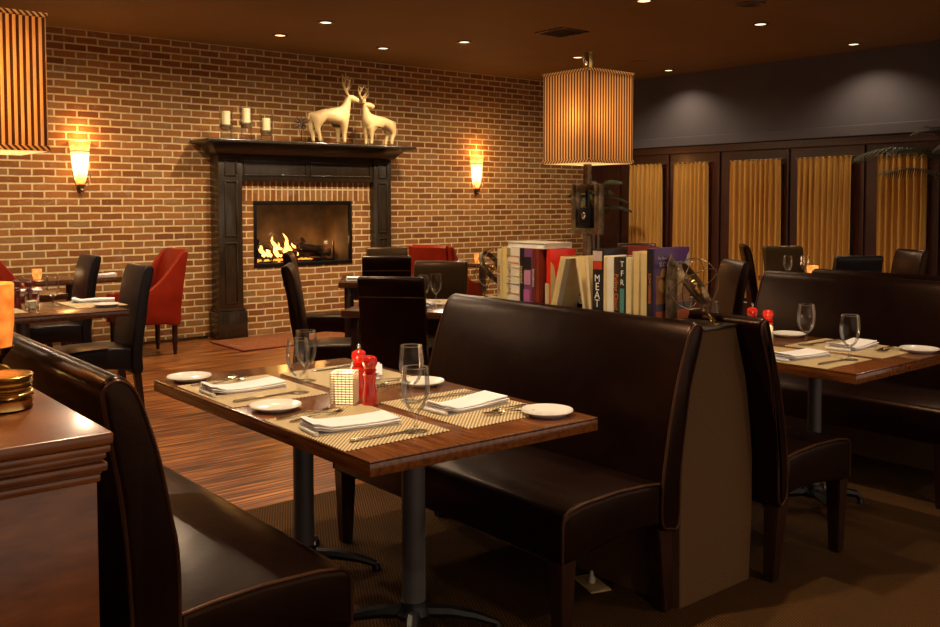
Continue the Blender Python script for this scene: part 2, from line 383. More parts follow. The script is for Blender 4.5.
# ------------------------------------------------------------------ ceiling fixtures
def downlight(x, y, label, power=1, tilt=None, spread=125, group='recessed ceiling downlights'):
    t = thing('ceiling_light', label, 'ceiling light', (x, y, ZC), 0, group)
    bm = NB(); lathe(bm, [(.052, -.001), (.075, -.001), (.078, -.006), (.074, -.011), (.056, -.009), (.052, -.001)], 28)
    obj('trim_ring', bm, MT['bronze'], t)
    bm = NB(); lathe(bm, [(0, -.003), (.03, -.005), (.0515, -.0015)], 28)
    obj('lens', bm, MT['canlens'], t)
    light('downlight_beam', 'SPOT', (0, 0, -.02), CAN_W*power, CANC, t, .035, tilt or (0, 0, 0), spot_size=math.radians(spread), spot_blend=.75)
    return t
for x, y, lab, p in [
    (4.33, 7.28, 'small round ceiling downlight above and left of the mantel, brightest at upper left', 1.9),
    (5.93, 7.30, 'round ceiling downlight above the right wall sconce', 1.9),
    (7.53, 7.28, 'round ceiling downlight beside the lamp finial', 1.8),
    (9.13, 7.30, 'round ceiling downlight nearest the far end of the curtained wall', .5),
    (5.84, 4.92, 'round ceiling downlight at the top edge above the tall striped lamp', .8),
    (7.42, 4.90, 'round ceiling downlight in the right half of the ceiling beside the round grille', 1.5),
    (9.10, 4.92, 'round ceiling downlight near the grey wall at the right', .5)]:
    downlight(x, y, lab, p, spread=135 if x > 9 else 170 if y > 7 else 115)
for x, y, lab in [(4.32, 8.11, 'small adjustable ceiling spot aimed at the mantel, left of the pair'), (5.51, 8.12, 'small adjustable ceiling spot aimed at the mantel, right of the pair')]:
    downlight(x, y, lab, .8, (.32, 0, 0), 85, 'adjustable mantel spots')
for x, y, p in [(2.73, 7.30, 2.0), (1.13, 7.30, 2.0), (-.5, 7.3, 1.), (2.6, 4.92, .8), (4.24, 4.92, .8), (.9, 4.92, 1.2), (1.42, 2.5, 2.5), (3.5, 2.2, 1.5), (5.9, 2.3, .5), (9.1, 2.5, .8), (1.0, -.3, 1.0), (3.2, -.2, .9), (-.9, 2.4, .6)]:  # unseen fixtures: some continue the ceiling grid, all added for their light
    downlight(x, y, 'unseen recessed ceiling downlight outside the picture, added to light the room', p, spread=170 if y > 7 else 115)
bm = NB(); lathe(bm, [(0, -.004), (.085, -.006), (.10, -.012), (.112, -.010), (.115, -.0005)], 36)
for k in range(4): lathe(bm, [(.02+.018*k, -.0055), (.024+.018*k, -.009), (.028+.018*k, -.0055)], 36)
tag(obj('ceiling_speaker', bm, MT['pot'], loc=(6.60, 4.45, ZC)), 'round brown ceiling speaker grille at the top edge of the picture', 'speaker')
bm = NB(); lathe(bm, [(0, -.004), (.085, -.006), (.10, -.012), (.112, -.010), (.115, -.0005)], 36)
tag(obj('ceiling_speaker', bm, MT['ceiling'], loc=(8.35, 7.1, ZC)), 'faint round ceiling speaker grille right of the tall striped lamp', 'speaker')
v_ = thing('ceiling_vent', 'dark square ceiling vent left of the tall striped lamp', 'vent', (6.3, 6.3, ZC))
bm = NB(); bx(bm, -.17, .17, -.17, .17, -.006, -.0005, .002); obj('backing', bm, MT['blackmetal'], v_)
bm = NB()
for a in (-.18, .16):
    bx(bm, a, a+.02, -.18, .18, -.014, -.0005, .003); bx(bm, -.16, .16, a, a+.02, -.014, -.0005, .003)
obj('frame', bm, MT['bronze'], v_)
for k in range(5):
    bm = NB(); bx(bm, -.16, .16, -.14+.06*k, -.125+.06*k, -.013, -.006, .001); obj('slat', bm, MT['pot'], v_)

# ------------------------------------------------------------------ fireplace
fp = thing('fireplace', 'black-brown panelled fireplace mantel around a brick surround and glass-fronted gas fire', 'fireplace', (5.0, YB, 0))
def local(f): return f
FY = 8.80-YB  # front of pilasters, local y
def pilaster(x0, x1, base_w=.03):
    bm = NB(); y0 = FY; e = -.002
    bx(bm, x0, x1, y0, e, .30, 1.86, .004)
    bx(bm, x0-base_w, x1+base_w, y0-.03, e, .001, .28, .004); bx(bm, x0-base_w*.5, x1+base_w*.5, y0-.018, e, .28, .31, .008)
    wv = x1-x0
    for z0, z1 in ((.36, .98), (1.04, 1.60), (1.65, 1.82)):     # raised mouldings of the recessed panels
        a, b_ = x0+wv*.24, x1-wv*.22
        for q in ((a, b_, z0, z0+.014), (a, b_, z1-.014, z1), (a, a+.014, z0+.014, z1-.014), (b_-.014, b_, z0+.014, z1-.014)):
            bx(bm, q[0], q[1], y0-.012, y0+.001, q[2], q[3], .003)
    return bm
obj('pilaster', pilaster(-1.016, -.761), MT['mantel'], fp); obj('pilaster', pilaster(.838, 1.07), MT['mantel'], fp)
bm = NB(); bx(bm, -.760, .837, FY+.02, -.002, 1.60, 1.86, .003)
for a, b_ in ((-.735, -.01), (.04, .80)):
    for q in ((a, b_, 1.655, 1.67), (a, b_, 1.80, 1.815), (a, a+.014, 1.67, 1.80), (b_-.014, b_, 1.67, 1.80)):
        bx(bm, q[0], q[1], FY+.008, FY+.021, q[2], q[3], .003)
obj('frieze', bm, MT['mantel'], fp)
bm = NB()
# stepped crown and shelf with a cove on front and both ends
cove = [(.0, 1.861), (.02, 1.872), (.035, 1.89), (.05, 1.915), (.08, 1.945), (.12, 1.964), (.15, 1.970), (.15, 1.972)]
t_ = NB(); rings = []
for o_, z in cove:
    x0, x1, y0 = -1.025-o_*1.2, 1.078+o_*1.0, FY-.005-o_*1.45
    rings.append([t_.verts.new(p) for p in ((x0, -.002, z), (x0, y0, z), (x1, y0, z), (x1, -.002, z))])
for a, b_ in zip(rings, rings[1:]):
    for k in range(4): t_.faces.new((a[k], a[(k+1) % 4], b_[(k+1) % 4], b_[k]))
t_.faces.new(rings[0][::-1]); t_.faces.new(rings[-1]); bmesh.ops.recalc_face_normals(t_, faces=t_.faces[:]); merge(bm, t_)
obj('crown_moulding', bm, MT['mantel'], fp, 20)
bm = NB(); bx(bm, -1.225, 1.25, FY-.25, -.002, 1.973, 2.005, .008); obj('mantel_shelf', bm, MT['mantel'], fp)
# brick surround, 3 bonds
bm = NB(); sy = 8.88-YB
bx(bm, -.76, .837, sy, -.001, OZ1+.012, 1.60, mi=1)
bx(bm, -.76, OX0-5.012, sy, -.001, OZ0-.01, OZ1+.012, mi=2); bx(bm, OX1-5+.012, .837, sy, -.001, OZ0-.01, OZ1+.012, mi=2)
bx(bm, -.76, .837, sy, -.001, .001, OZ0-.01, mi=0)
obj('brick_surround', bm, [MT['brick'], MT['soldier'], MT['stack']], fp, 0)
bm = NB()
for q in ((OX0-5-.012, OX1-5+.012, OZ1-.03, OZ1+.012), (OX0-5-.012, OX1-5+.012, OZ0-.01, OZ0+.03), (OX0-5-.012, OX0-5+.022, OZ0+.03, OZ1-.03), (OX1-5-.022, OX1-5+.012, OZ0+.03, OZ1-.03)):
    bx(bm, q[0], q[1], sy-.012, sy+.02, q[2], q[3], .003)
obj('firebox_frame', bm, MT['blackmetal'], fp)
bm = NB(); a, b_ = OX0-5+.022, OX1-5-.022
bx(bm, a, b_, .42, .44, OZ0, OZ1); bx(bm, a-.02, a, sy+.02, .44, OZ0, OZ1); bx(bm, b_, b_+.02, sy+.02, .44, OZ0, OZ1); bx(bm, a, b_, sy+.02, .44, OZ0-.02, OZ0+.005); bx(bm, a, b_, sy+.02, .44, OZ1, OZ1+.02)
obj('firebox_lining', bm, MT['firebrick'], fp, 0)
bm = NB(); bx(bm, a, b_, sy+.002, sy+.007, OZ0+.03, OZ1-.03); obj('firebox_glass', bm, MT['pane'], fp, 0)
def logm(p, q, r):
    bm = NB(); p, q = Vector(p), Vector(q)
    pts = [p.lerp(q, i/9)+Vector((random.uniform(-1, 1), random.uniform(-1, 1), random.uniform(-1, 1)))*r*.12 for i in range(10)]
    tube(bm, pts, [r*random.uniform(.88, 1.08) for _ in pts], 10); return bm
for p, q, r in [((-.42, .18, .83), (.02, .14, .84), .05), ((-.05, .16, .83), (.48, .2, .82), .05), ((-.44, .14, .96), (-.20, .25, .87), .035), ((-.02, .28, .84), (.10, .10, .97), .035), ((.05, .12, .90), (.35, .12, .86), .035)]:
    obj('log', logm(p, q, r), MT['log'], fp)
bm = NB()
for x in (-.3, .0, .3, .46):
    tube(bm, [(x, .06, .735), (x, .3, .735)], .008, 6); tube(bm, [(x, .06, .735), (x, .06, .95 if x > .4 else .80)], .009, 6)
for y in (.1, .27): tube(bm, [(-.42, y, .745), (.5, y, .745)], .008, 6)
obj('grate', bm, MT['blackmetal'], fp)
bm = NB()
for k in range(60):
    x = random.uniform(-.42, .25); bmesh.ops.create_icosphere(bm, subdivisions=1, radius=random.uniform(.008, .018), matrix=Matrix.Translation((x, random.uniform(.08, .28), .752)))
tag(obj('embers', bm, MT['ember'], fp), None, None, kind='stuff')
for fx, fy, h_, r in [(-.20, .12, .22, .028), (-.14, .14, .15, .03), (-.04, .12, .25, .028), (.03, .13, .14, .026), (-.36, .14, .14, .03), (-.30, .12, .08, .03), (.12, .16, .10, .028), (-.1, .1, .10, .03)]:
    bm = NB(); n_ = 9
    tube(bm, [(fx+(-.35*h_*(i/n_))+.012*math.sin(i*1.3+fx*20), fy, .80+h_*i/n_) for i in range(n_+1)], [max(.001, r*(math.sin(PI*min(1, .25+.75*i/n_)))**.8*(1-.3*i/n_)) for i in range(n_+1)], 8)
    obj('flame', bm, MT['flame'], fp, 60)
light('fire_glow', 'POINT', (-.15, .10, .93), FIRE_W, WARM2, fp, .08)
light('fire_glow', 'POINT', (.38, .22, .93), FIRE_W*.5, WARM2, fp, .05)
bm = NB(); bx(bm, 3.84, 5.6, 7.98, 8.74, .001, .012, .004); 
bx(bm, 3.82, 5.62, 7.96, 7.99, .001, .014, .003, mi=1); bx(bm, 3.82, 3.85, 7.99, 8.66, .001, .014, .003, mi=1)
tag(obj('hearth_rug', bm, [MT['rug'], MT['rugedge']]), 'mottled rust and tan rug lying on the floor in front of the fireplace', 'rug')

# mantel objects
def hurricane(x, h0, hc, label):
    t = thing('candle_holder', label, 'candle holder', (x, 8.66, 2.0055), 0, 'glass hurricane candle holders on the mantel')
    bm = NB(); lathe(bm, [(.062, .001), (.066, .004), (.058, .02), (.055, h0-.031)], 24); obj('glass_base', bm, MT['pane'], t)
    bm = NB(); lathe(bm, [(0, h0-.03), (.055, h0-.03), (.056, h0), (.064, h0+.001), (.064, h0+.02), (0, h0+.02)], 24); obj('metal_collar', bm, MT['bronze'], t)
    bm = NB(); lathe(bm, [(0, h0+.021), (.040, h0+.021), (.040, h0+hc), (.034, h0+hc+.004), (0, h0+hc-.006)], 24); cn = obj('candle', bm, MT['wax'], t)
    bm = NB(); tube(bm, [(0, 0, h0+hc-.006), (0, .001, h0+hc+.01)], .0015, 5); obj('wick', bm, MT['blackmetal'], cn)
    bm = NB(); lathe(bm, [(.066, h0+.021), (.068, h0+hc+.05)], 24); obj('glass_chimney', bm, MT['pane'], t)
hurricane(4.01, .12, .15, 'left of the three glass candle holders on the mantel, medium height')
hurricane(4.225, .15, .16, 'tallest of the three glass candle holders, in the middle on the mantel')
hurricane(4.445, .085, .14, 'lowest of the three glass candle holders on the mantel, at the right')
t = thing('star_ornament', 'small dark metal many-pointed star on a thin stand beside the larger deer', 'ornament', (4.845, 8.66, 2.0055))
bm = NB(); lathe(bm, [(0, .001), (.045, .001), (.045, .006), (.01, .012), (0, .012)], 20); tube(bm, [(0, 0, .01), (0, 0, .14)], .004, 6); obj('stand', bm, MT['blackmetal'], t)
bm = NB()
for k in range(9):
    a = 2*PI*k/9+PI/2; d = Vector((math.cos(a), 0, math.sin(a))); s_ = Vector((-d.z, 0, d.x))
    c0 = Vector((0, 0, .20)); tip = bm.verts.new(c0+d*.095); A = bm.verts.new(c0+d*.03+s_*.014); B = bm.verts.new(c0+d*.03-s_*.014); F_ = bm.verts.new(c0+Vector((0, -.018, 0))); K_ = bm.verts.new(c0+Vector((0, .018, 0)))
    for f in ((F_, A, tip), (F_, tip, B), (K_, tip, A), (K_, B, tip)): bm.faces.new(f)
bmesh.ops.remove_doubles(bm, verts=bm.verts[:], dist=1e-4); bmesh.ops.recalc_face_normals(bm, faces=bm.faces[:])
obj('star', bm, MT['pot'], t, 0)

def skinned(name, V, E, R, mat, parent, sub=2, root=0):
    me = bpy.data.meshes.new('s'); me.from_pydata([Vector(v) for v in V], E, []); o = bpy.data.objects.new('s', me); COL.objects.link(o)
    md = o.modifiers.new('k', 'SKIN'); sm = o.modifiers.new('u', 'SUBSURF'); sm.levels = sub; sm.render_levels = sub
    if not me.skin_vertices: me.skin_vertices.new()
    sv = me.skin_vertices[0].data
    for i, r in enumerate(R):
        sv[i].radius = (r, r) if not isinstance(r, tuple) else r
        sv[i].use_root = (i == root)
    bpy.context.view_layer.update()
    dg = bpy.context.evaluated_depsgraph_get(); m2 = bpy.data.meshes.new_from_object(o.evaluated_get(dg)); m2.name = name
    bpy.data.objects.remove(o)
    m2.materials.clear(); m2.materials.append(mat)
    for p in m2.polygons: p.use_smooth = True
    r_ = bpy.data.objects.new(name, m2); COL.objects.link(r_); r_.parent = parent; return r_
def deer(x, label, S, facing, head_dir, nk=0):
    """body along local x, front at +x; facing flips the whole figure, head_dir turns the head"""
    t = thing('deer_figurine', label, 'figurine', (x, 8.66, 2.0055), 0 if facing > 0 else PI, 'cream stag figurines on the mantel')
    t.scale = (S, S, S)
    hx, hy = head_dir
    V = [(-.17, 0, .295), (-.06, 0, .30), (.06, 0, .295), (.15, 0, .305), (.205-nk*.5, 0, .37), (.235-nk, 0, .45), (.245-nk, 0, .505),
         (.245-nk+.055*hx, .055*hy, .495), (.245-nk+.125*hx, .125*hy, .468)]
    R = [.080, .076, .076, .080, .058, .044, .046, .042, .026]
    E = [(i, i+1) for i in range(8)]
    def leg(root, x, y, hind):
        i0 = len(V)
        if hind: pts = [(x, y*1.1, .24), (x-.035, y, .165), (x-.005, y, .085), (x+.005, y, .012)]; rr = [.066, .034, .020, .019]
        else: pts = [(x, y, .23), (x+.004, y, .14), (x, y, .07), (x+.006, y, .012)]; rr = [.055, .030, .021, .019]
        for k, (p, r) in enumerate(zip(pts, rr)):
            V.append(p); R.append(r); E.append((root if k == 0 else len(V)-2, len(V)-1))
    leg(0, -.165, .045, True); leg(0, -.135, -.045, True); leg(3, .135, .04, False); leg(3, .165, -.04, False)
    V.append((-.235, 0, .30)); R.append(.02); E.append((0, len(V)-1)); V.append((-.245, 0, .235)); R.append(.014); E.append((len(V)-2, len(V)-1))
    skinned('body', V, E, R, MT['cream_figure'], t, 2, 2)
    s_ = Vector((-hy, hx, 0)); hd = Vector((hx, hy, 0)); top = Vector((.243-nk, 0, .525))
    for sg in (-1, 1):
        s0 = s_; bm = NB(); a = top+s_*sg*.014; s_ = (s_*.7+hd*.55*1).normalized() if True else s_
        main = [a, a+s_*sg*.03+Vector((0, 0, .05))-hd*.02, a+s_*sg*.062+Vector((0, 0, .10))-hd*.03, a+s_*sg*.065+Vector((0, 0, .16)), a+s_*sg*.045+Vector((0, 0, .20))+hd*.02]
        tube(bm, main, [.015, .014, .012, .010, .005], 7)
        for i_, d_ in ((1, Vector((0, 0, .055))+hd*.05), (2, Vector((0, 0, .075))+s_*sg*.03), (3, Vector((0, 0, .05))-hd*.045)):
            tube(bm, [main[i_], main[i_]+d_*.6, main[i_]+d_*1.0+Vector((0, 0, .012))], [.011, .008, .003], 6)
        obj('antler', bm, MT['cream_antler'], t); s_ = s0
        bm = NB(); e0 = a-hd*.012+s_*sg*.01-Vector((0, 0, .012)); tube(bm, [e0, e0+s_*sg*.03-hd*.01+Vector((0, 0, .012)), e0+s_*sg*.062-hd*.02+Vector((0, 0, .016))], [.008, .014, .002], 7)
        obj('ear', bm, MT['cream_figure'], t)
    return t
deer(5.175, 'larger cream stag figurine facing right, left of the pair on the mantel', 1.0, 1, (.96, -.28))
deer(5.815, 'smaller cream stag figurine on the mantel with its head turned back to the right', .88, -1, (-.85, .5), .035)

# sconces
def sconce(x, label):
    t = thing('wall_sconce', label, 'wall sconce', (x, YB, 1.50), 0, 'wall sconces')
    bm = NB(); prof = [(.012, .04), (.035, .055), (.05, .09), (.064, .16), (.074, .25), (.083, .36), (.094, .43), (.100, .445), (.096, .449), (.08, .37)]
    M = Matrix.Translation((0, -.006, 0)); lathe(bm, prof, 24, a0=PI, a1=2*PI, M=M); obj('glass_shade', bm, MT['sconce'], t, 50)
    bm = NB(); lathe(bm, [(.081, .352), (.0855, .352), (.0865, .36), (.083, .362)], 24, a0=PI, a1=2*PI, M=Matrix.Translation((0, -.006, 0))); obj('band', bm, MT['bronze'], t)
    bm = NB(); lathe(bm, [(0, -.045), (.010, -.035), (.008, -.02), (.02, -.005), (.016, .01), (.026, .03), (.034, .052), (.0, .052)], 14, c=(0, -.045, 0))
    for sg in (-1, 1): tube(bm, [(0, -.045, .03), (sg*.05, -.055, .04), (sg*.073, -.06, .09), (sg*.080, -.055, .17)], .0045, 6)
    bx(bm, -.03, .03, -.012, -.001, -.02, .38, .004)
    obj('bracket', bm, MT['bronze'], t)
    light('sconce_bulb', 'POINT', (0, -.10, .50), SCONCE_W, WARM2, t, .03)
    light('sconce_bulb', 'POINT', (0, -.17, .22), SCONCE_W*.5, WARM2, t, .05)
sconce(2.715, 'glowing alabaster wall sconce on the brick wall left of the fireplace')
sconce(7.49, 'glowing alabaster wall sconce on the brick wall right of the fireplace')

# curtains
def curtain(a, b_, label):
    bm = NB(); n = int((b_-a)/.006); rows = [(.25, 1.0), (.9, .95), (1.5, .85), (1.80, .6), (1.845, .25), (1.862, .7), (1.868, .35)]
    ph = random.uniform(0, 6); V = []
    for z, am in rows:
        row = []
        for i in range(n+1):
            y = a+(b_-a)*i/n
            off = am*(.030*math.sin(y*92+ph+.8*math.sin(y*13+z*.6))+.009*math.sin(y*37+ph*2+z*.5))
            row.append(bm.verts.new((-.062+off, y-(a+b_)/2, z)))
        V.append(row)
    for r0, r1 in zip(V, V[1:]):
        for i in range(n): bm.faces.new((r0[i], r0[i+1], r1[i+1], r1[i]))
    bmesh.ops.solidify(bm, geom=bm.faces[:], thickness=.003)
    t = thing('curtain', label, 'curtain', (XR-.02, (a+b_)/2, 0), 0, 'gold curtains on the dark panelled wall')
    obj('cloth', bm, MT['curtain'], t, 80)
    bm = NB(); h = (b_-a)/2+.02; tube(bm, [(-.062, -h, 1.862), (-.062, h, 1.862)], .006, 8)
    for s_ in (-h+.01, h-.01): tube(bm, [(-.062, s_, 1.862), (.0, s_, 1.862)], .004, 6)
    obj('curtain_rod', bm, MT['bronze'], t)
cl = ['gold curtain farthest left, beside the lamp and the far corner', 'gold curtain above the purple book, second from the left', 'wide gold curtain behind the pair of leaning chair backs', 'wide gold curtain above the far table with the red candle', 'gold curtain farthest right, partly behind palm fronds', 'gold curtain outside the right edge of the picture', 'gold curtain outside the right edge of the picture']
for (a, b_), l_ in zip(WIN, cl): curtain(a+.005, b_-.005, l_)

# ------------------------------------------------------------------ banquettes
def smoothpoly(P, n=4):
    out = []; N = len(P)
    for i in range(N):
        p0, p1, p2, p3 = [Vector(P[(i+k-1) % N]) for k in range(4)]
        for k in range(n):
            u = k/n
            out.append(tuple(.5*((2*p1)+(-p0+p2)*u+(2*p0-5*p1+4*p2-p3)*u*u+(-p0+3*p1-3*p2+p3)*u**3)))
    return out
BACK = [(.455, .31), (.457, .45), (.475, .56), (.503, .69), (.54, .81), (.572, .89), (.598, .945), (.625, .972), (.652, .970), (.668, .948), (.655, .90), (.625, .82), (.602, .75), (.582, .65), (.566, .56), (.548, .43), (.542, .29), (.50, .285)]
def end_outline(bm, poly, y, r, mi=0): tube(bm, [(x, y, z) for x, z in poly], r, 6, mi, closed=True)
BACKL = [(.458, .31), (.452, .45), (.455, .60), (.472, .70), (.494, .82), (.516, .90), (.538, .965), (.560, 1.0), (.590, 1.012), (.616, .992), (.614, .95), (.602, .87), (.582, .75), (.570, .62), (.563, .47), (.556, .29), (.51, .285)]
def bench(label, loc, rz, W, group='leather banquettes', BACK=BACK, slim=0):
    t = thing('banquette_bench', label, 'bench', loc, rz, group); dx = -.27; h = W/2
    P = [(x+dx+slim*max(0, min(1, (.52+.25*max(0, z-.5)-x)/.05)), z) for x, z in smoothpoly(BACK, 3)]
    bm = NB(); prism(bm, P, 'y', -h, h, .016, 3); b_ = obj('backrest', bm, MT['leather'], t, 40)
    Pi = [(x*.955+.045*(.56+dx), z*.97+.03*.64) for x, z in P]
    for s_ in (-1, 1):
        bm = NB(); end_outline(bm, Pi, s_*(h-.004), .005); obj('welt', bm, MT['welt'], b_, 60)
    # seat: crowned cushion box with an arched lower edge
    S_ = [(0, .30), (0, .36), (0, .425), (.008, .443), (.03, .455), (.10, .465), (.25, .470), (.38, .464), (.454, .455), (.454, .31), (.40, .318), (.33, .322), (.25, .318), (.15, .306), (.06, .293), (.01, .29)]
    S_ = [(x+dx+slim, z) for x, z in S_]
    bm = NB(); prism(bm, S_, 'y', -h+.004, h-.004, .018, 3); st = obj('seat', bm, MT['leather'], t, 40)
    top = [(x+dx+slim, z) for x, z in [(.003, .30), (.003, .42), (.012, .442), (.035, .454), (.10, .463), (.25, .468), (.38, .462), (.45, .454)]]
    for s_ in (-1, 1):
        bm = NB(); tube(bm, [(x, s_*(h-.010), z-.001) for x, z in top], .005, 6); obj('welt', bm, MT['welt'], st, 60)
    for s_ in (-1, 1):
        for xa, xb, wd in ((.0, .012, .07), (.455, .50, .075)):
            bm = NB(); y = s_*(h-.045)
            sl = slim if xa < .2 else 0; q = [(xa+dx+sl, xa+wd+dx+sl, .30), (xb+dx+sl, xb+.045+dx+sl, .0)]
            v8 = []
            for (a, c, z) in q:
                hw = .03 if z else .02
                v8 += [bm.verts.new(p) for p in ((a, y-hw, z), (c, y-hw, z), (c, y+hw, z), (a, y+hw, z))]
            for f in ((0, 1, 2, 3), (7, 6, 5, 4), (0, 4, 5, 1), (1, 5, 6, 2), (2, 6, 7, 3), (3, 7, 4, 0)): bm.faces.new([v8[i] for i in f])
            bmesh.ops.recalc_face_normals(bm, faces=bm.faces[:]); bmesh.ops.bevel(bm, geom=bm.edges[:], offset=.004, segments=2, affect='EDGES')
            obj('leg', bm, MT['legwood'], t)
    return t
bench('dark brown leather banquette bench in the middle, behind the right side of the front table', (2.222, 2.60, 0), 0, 1.33)
bench('brown leather banquette bench cut by the lower left corner, beside the wooden console', (.985, 2.655, 0), PI, 1.32, BACK=BACKL)
bench('brown leather banquette bench backing the fabric divider, facing the right-hand table', (3.224, 2.51, 0), PI, 1.33, slim=.035)
bench('dark leather banquette bench at the right edge, on the far side of the right-hand table', (4.50, 2.48, 0), 0, 1.35)
bench('dark leather banquette back seen only as a strip behind the bench at the right edge', (5.58, 2.40, 0), PI, 1.30)

def divider(label, x0, x1, y0, y1):
    t = thing('banquette_divider', label, 'divider', ((x0+x1)/2, (y0+y1)/2, 0), 0, 'dividers between back to back benches')
    c = (x0+x1)/2; k = (x1-x0)/.41
    L = [(2.515, 0), (2.512, .35), (2.525, .55), (2.545, .68), (2.564, .75), (2.587, .82), (2.616, .90), (2.629, .935)]
    R = [(2.820, .935), (2.832, .90), (2.855, .83), (2.880, .76), (2.898, .67), (2.916, .56), (2.930, .45), (2.930, .25), (2.918, 0)]
    P = [((x-2.725), z) for x, z in L+R]
    bm = NB(); prism(bm, P, 'y', y0-(y0+y1)/2, y1-(y0+y1)/2, .003, 1); obj('fabric_panel', bm, MT['divider'], t, 25)
    bm = NB(); bx(bm, -.094, .097, y0-(y0+y1)/2-.004, y1-(y0+y1)/2+.004, .936, .948, .003); obj('top_shelf', bm, MT['mantel'], t)
divider('brown fabric-covered divider carrying the row of books', 2.52, 2.93, 1.945, 3.27)
divider('narrow divider behind the bench at the right edge', 4.83, 5.24, 1.9, 3.12)

# console with stepped cornice
t = thing('console_cabinet', 'reddish wooden console cabinet with a moulded top at the lower left corner', 'cabinet', (.22, 2.5, 0))
bm = NB(); bx(bm, -.42, .366, -.73, .73, .926, .95, .006, 3); obj('top', bm, MT['console'], t)
bm = NB(); steps = [(.925, .910, .362, .724), (.910, .897, .356, .716), (.897, .891, .350, .710), (.891, .874, .358, .718), (.874, .868, .350, .710), (.868, .852, .348, .706)]
for z1, z0, ax, ay in steps: bx(bm, -.41, ax, -ay, ay, z0, z1, .004)
obj('cornice', bm, MT['console'], t)
bm = NB(); bx(bm, -.40, .343, -.70, .70, .07, .852, .004); bx(bm, -.385, .33, -.66, .66, .0, .07, .002); obj('body', bm, MT['console'], t)

# ------------------------------------------------------------------ chairs
CB = [(-.185, .30), (-.185, .45), (-.195, .55), (-.215, .68), (-.237, .82), (-.258, .91), (-.278, .96), (-.300, .978), (-.326, .972), (-.334, .948), (-.317, .865), (-.295, .76), (-.28, .63), (-.262, .52), (-.25, .40), (-.25, .295)]
def chair(label, loc, rz, mat='leather', group='leather dining chairs', W=.37, edge=None):
    """faces local +x"""
    t = thing('dining_chair', label, 'chair', loc, rz, group); h = W/2; m = MT[mat]
    P = smoothpoly(CB, 3); bm = NB(); prism(bm, P, 'y', -h, h, .014, 3); b_ = obj('backrest', bm, m, t, 40)
    bm = NB(); tube(bm, [(-.3165, -h+.004, .865), (-.3165, h-.004, .865)], .004, 6); obj('back_seam', bm, MT['welt'] if mat == 'leather' else m, b_, 60)
    S_ = [(.25, .33), (.25, .42), (.243, .445), (.22, .458), (.10, .468), (-.05, .468), (-.183, .458), (-.183, .31), (-.12, .325), (.0, .338), (.12, .332), (.22, .318)]
    bm = NB(); prism(bm, S_[::-1], 'y', -h+.003, h-.003, .018, 3); obj('seat', bm, m, t, 40)
    for s_ in (-1, 1):
        for xa, xb in ((.235, .235), (-.195, -.245)):
            bm = NB(); y = s_*(h-.035); v8 = []
            for x, z, hw in ((xa-.02, .335, .024), (xb-.01, 0, .015)):
                v8 += [bm.verts.new(p) for p in ((x-hw, y-hw, z), (x+hw, y-hw, z), (x+hw, y+hw, z), (x-hw, y+hw, z))]
            for f in ((0, 1, 2, 3), (7, 6, 5, 4), (0, 4, 5, 1), (1, 5, 6, 2), (2, 6, 7, 3), (3, 7, 4, 0)): bm.faces.new([v8[i] for i in f])
            bmesh.ops.recalc_face_normals(bm, faces=bm.faces[:]); bmesh.ops.bevel(bm, geom=bm.edges[:], offset=.003, segments=1, affect='EDGES')
            obj('leg', bm, MT['legwood'], t)
    return t
D41 = math.radians(41)
GC = 'dark leather dining chairs'
chair('black leather chair at the left, nearest, side-on with its back toward the fireplace', (1.90, 6.10, 0), PI, 'leather_black', GC)
chair('black leather chair farther back at the left, in front of the left brick wall', (2.02, 7.50, 0), PI, 'leather_black', GC)
a5 = math.atan2(.655, .755)
T5 = Vector((3.39, 4.62, 0)); u5 = Vector((.755, .655, 0)); v5 = Vector((-.655, .755, 0))
chair('dark leather chair seen from behind, nearest, just beyond the front table', T5-u5*.38, a5, 'leather', GC)
chair('olive-lit chair facing the camera behind two wine glasses', T5+u5*.38, a5+PI, 'leather_olive_lit', GC)
chair('dark curved chair seen from the side in front of the fireplace glass', (3.20, 5.29, 0), -.60, 'leather', GC)
chair('dark chair hidden behind the row of books at the middle table', T5-v5*.52, a5+PI/2, 'leather', GC)
T6 = Vector((4.36, 6.39, 0)); u6 = Vector((.565, .825, 0)); v6 = Vector((-.825, .565, 0)); a6 = math.atan2(.825, .565)
chair('dark chair seen from behind in front of the right mantel pilaster, nearer of two', T6-u6*.39, a6, 'leather', GC)
chair('olive-lit chair facing the camera by the right mantel pilaster, farther of two', T6+u6*.39, a6+PI, 'leather_olive_lit', GC)
chair('dark chair whose top shows just above the curved chair in front of the fire', T6+v6*.50, a6-PI/2, 'leather', GC)
T8 = Vector((7.11, 4.13, 0)); u8 = Vector((.44, .90, 0)); v8_ = Vector((-.90, .44, 0)); a8 = math.atan2(.90, .44)
chair('dark chair facing the camera at the far right table, left of the red candle', (7.44, 4.50, 0), a8+PI-.1, 'leather_olive_lit', GC)
chair('dark chair seen from behind at the far right table, right of the red candle', (6.78, 3.77, 0), a8-.1, 'leather_black', GC)
chair('dark chair facing left at the far right, in front of the rightmost curtains', (7.56, 3.83, 0), PI-.5, 'leather', GC)
chair('brown-lit leather chair with a pale side edge, right of the armillary ornament', (5.22, 3.95, 0), PI-.55, 'leather', GC)
chair('dark chair leaning behind the brown-lit chair right of the armillary ornament', (7.82, 4.95, 0), -.85, 'leather', GC)
chair('dark chair top just visible above the books left of the purple book', (6.82, 5.77, 0), PI+D41+.1, 'leather', GC)

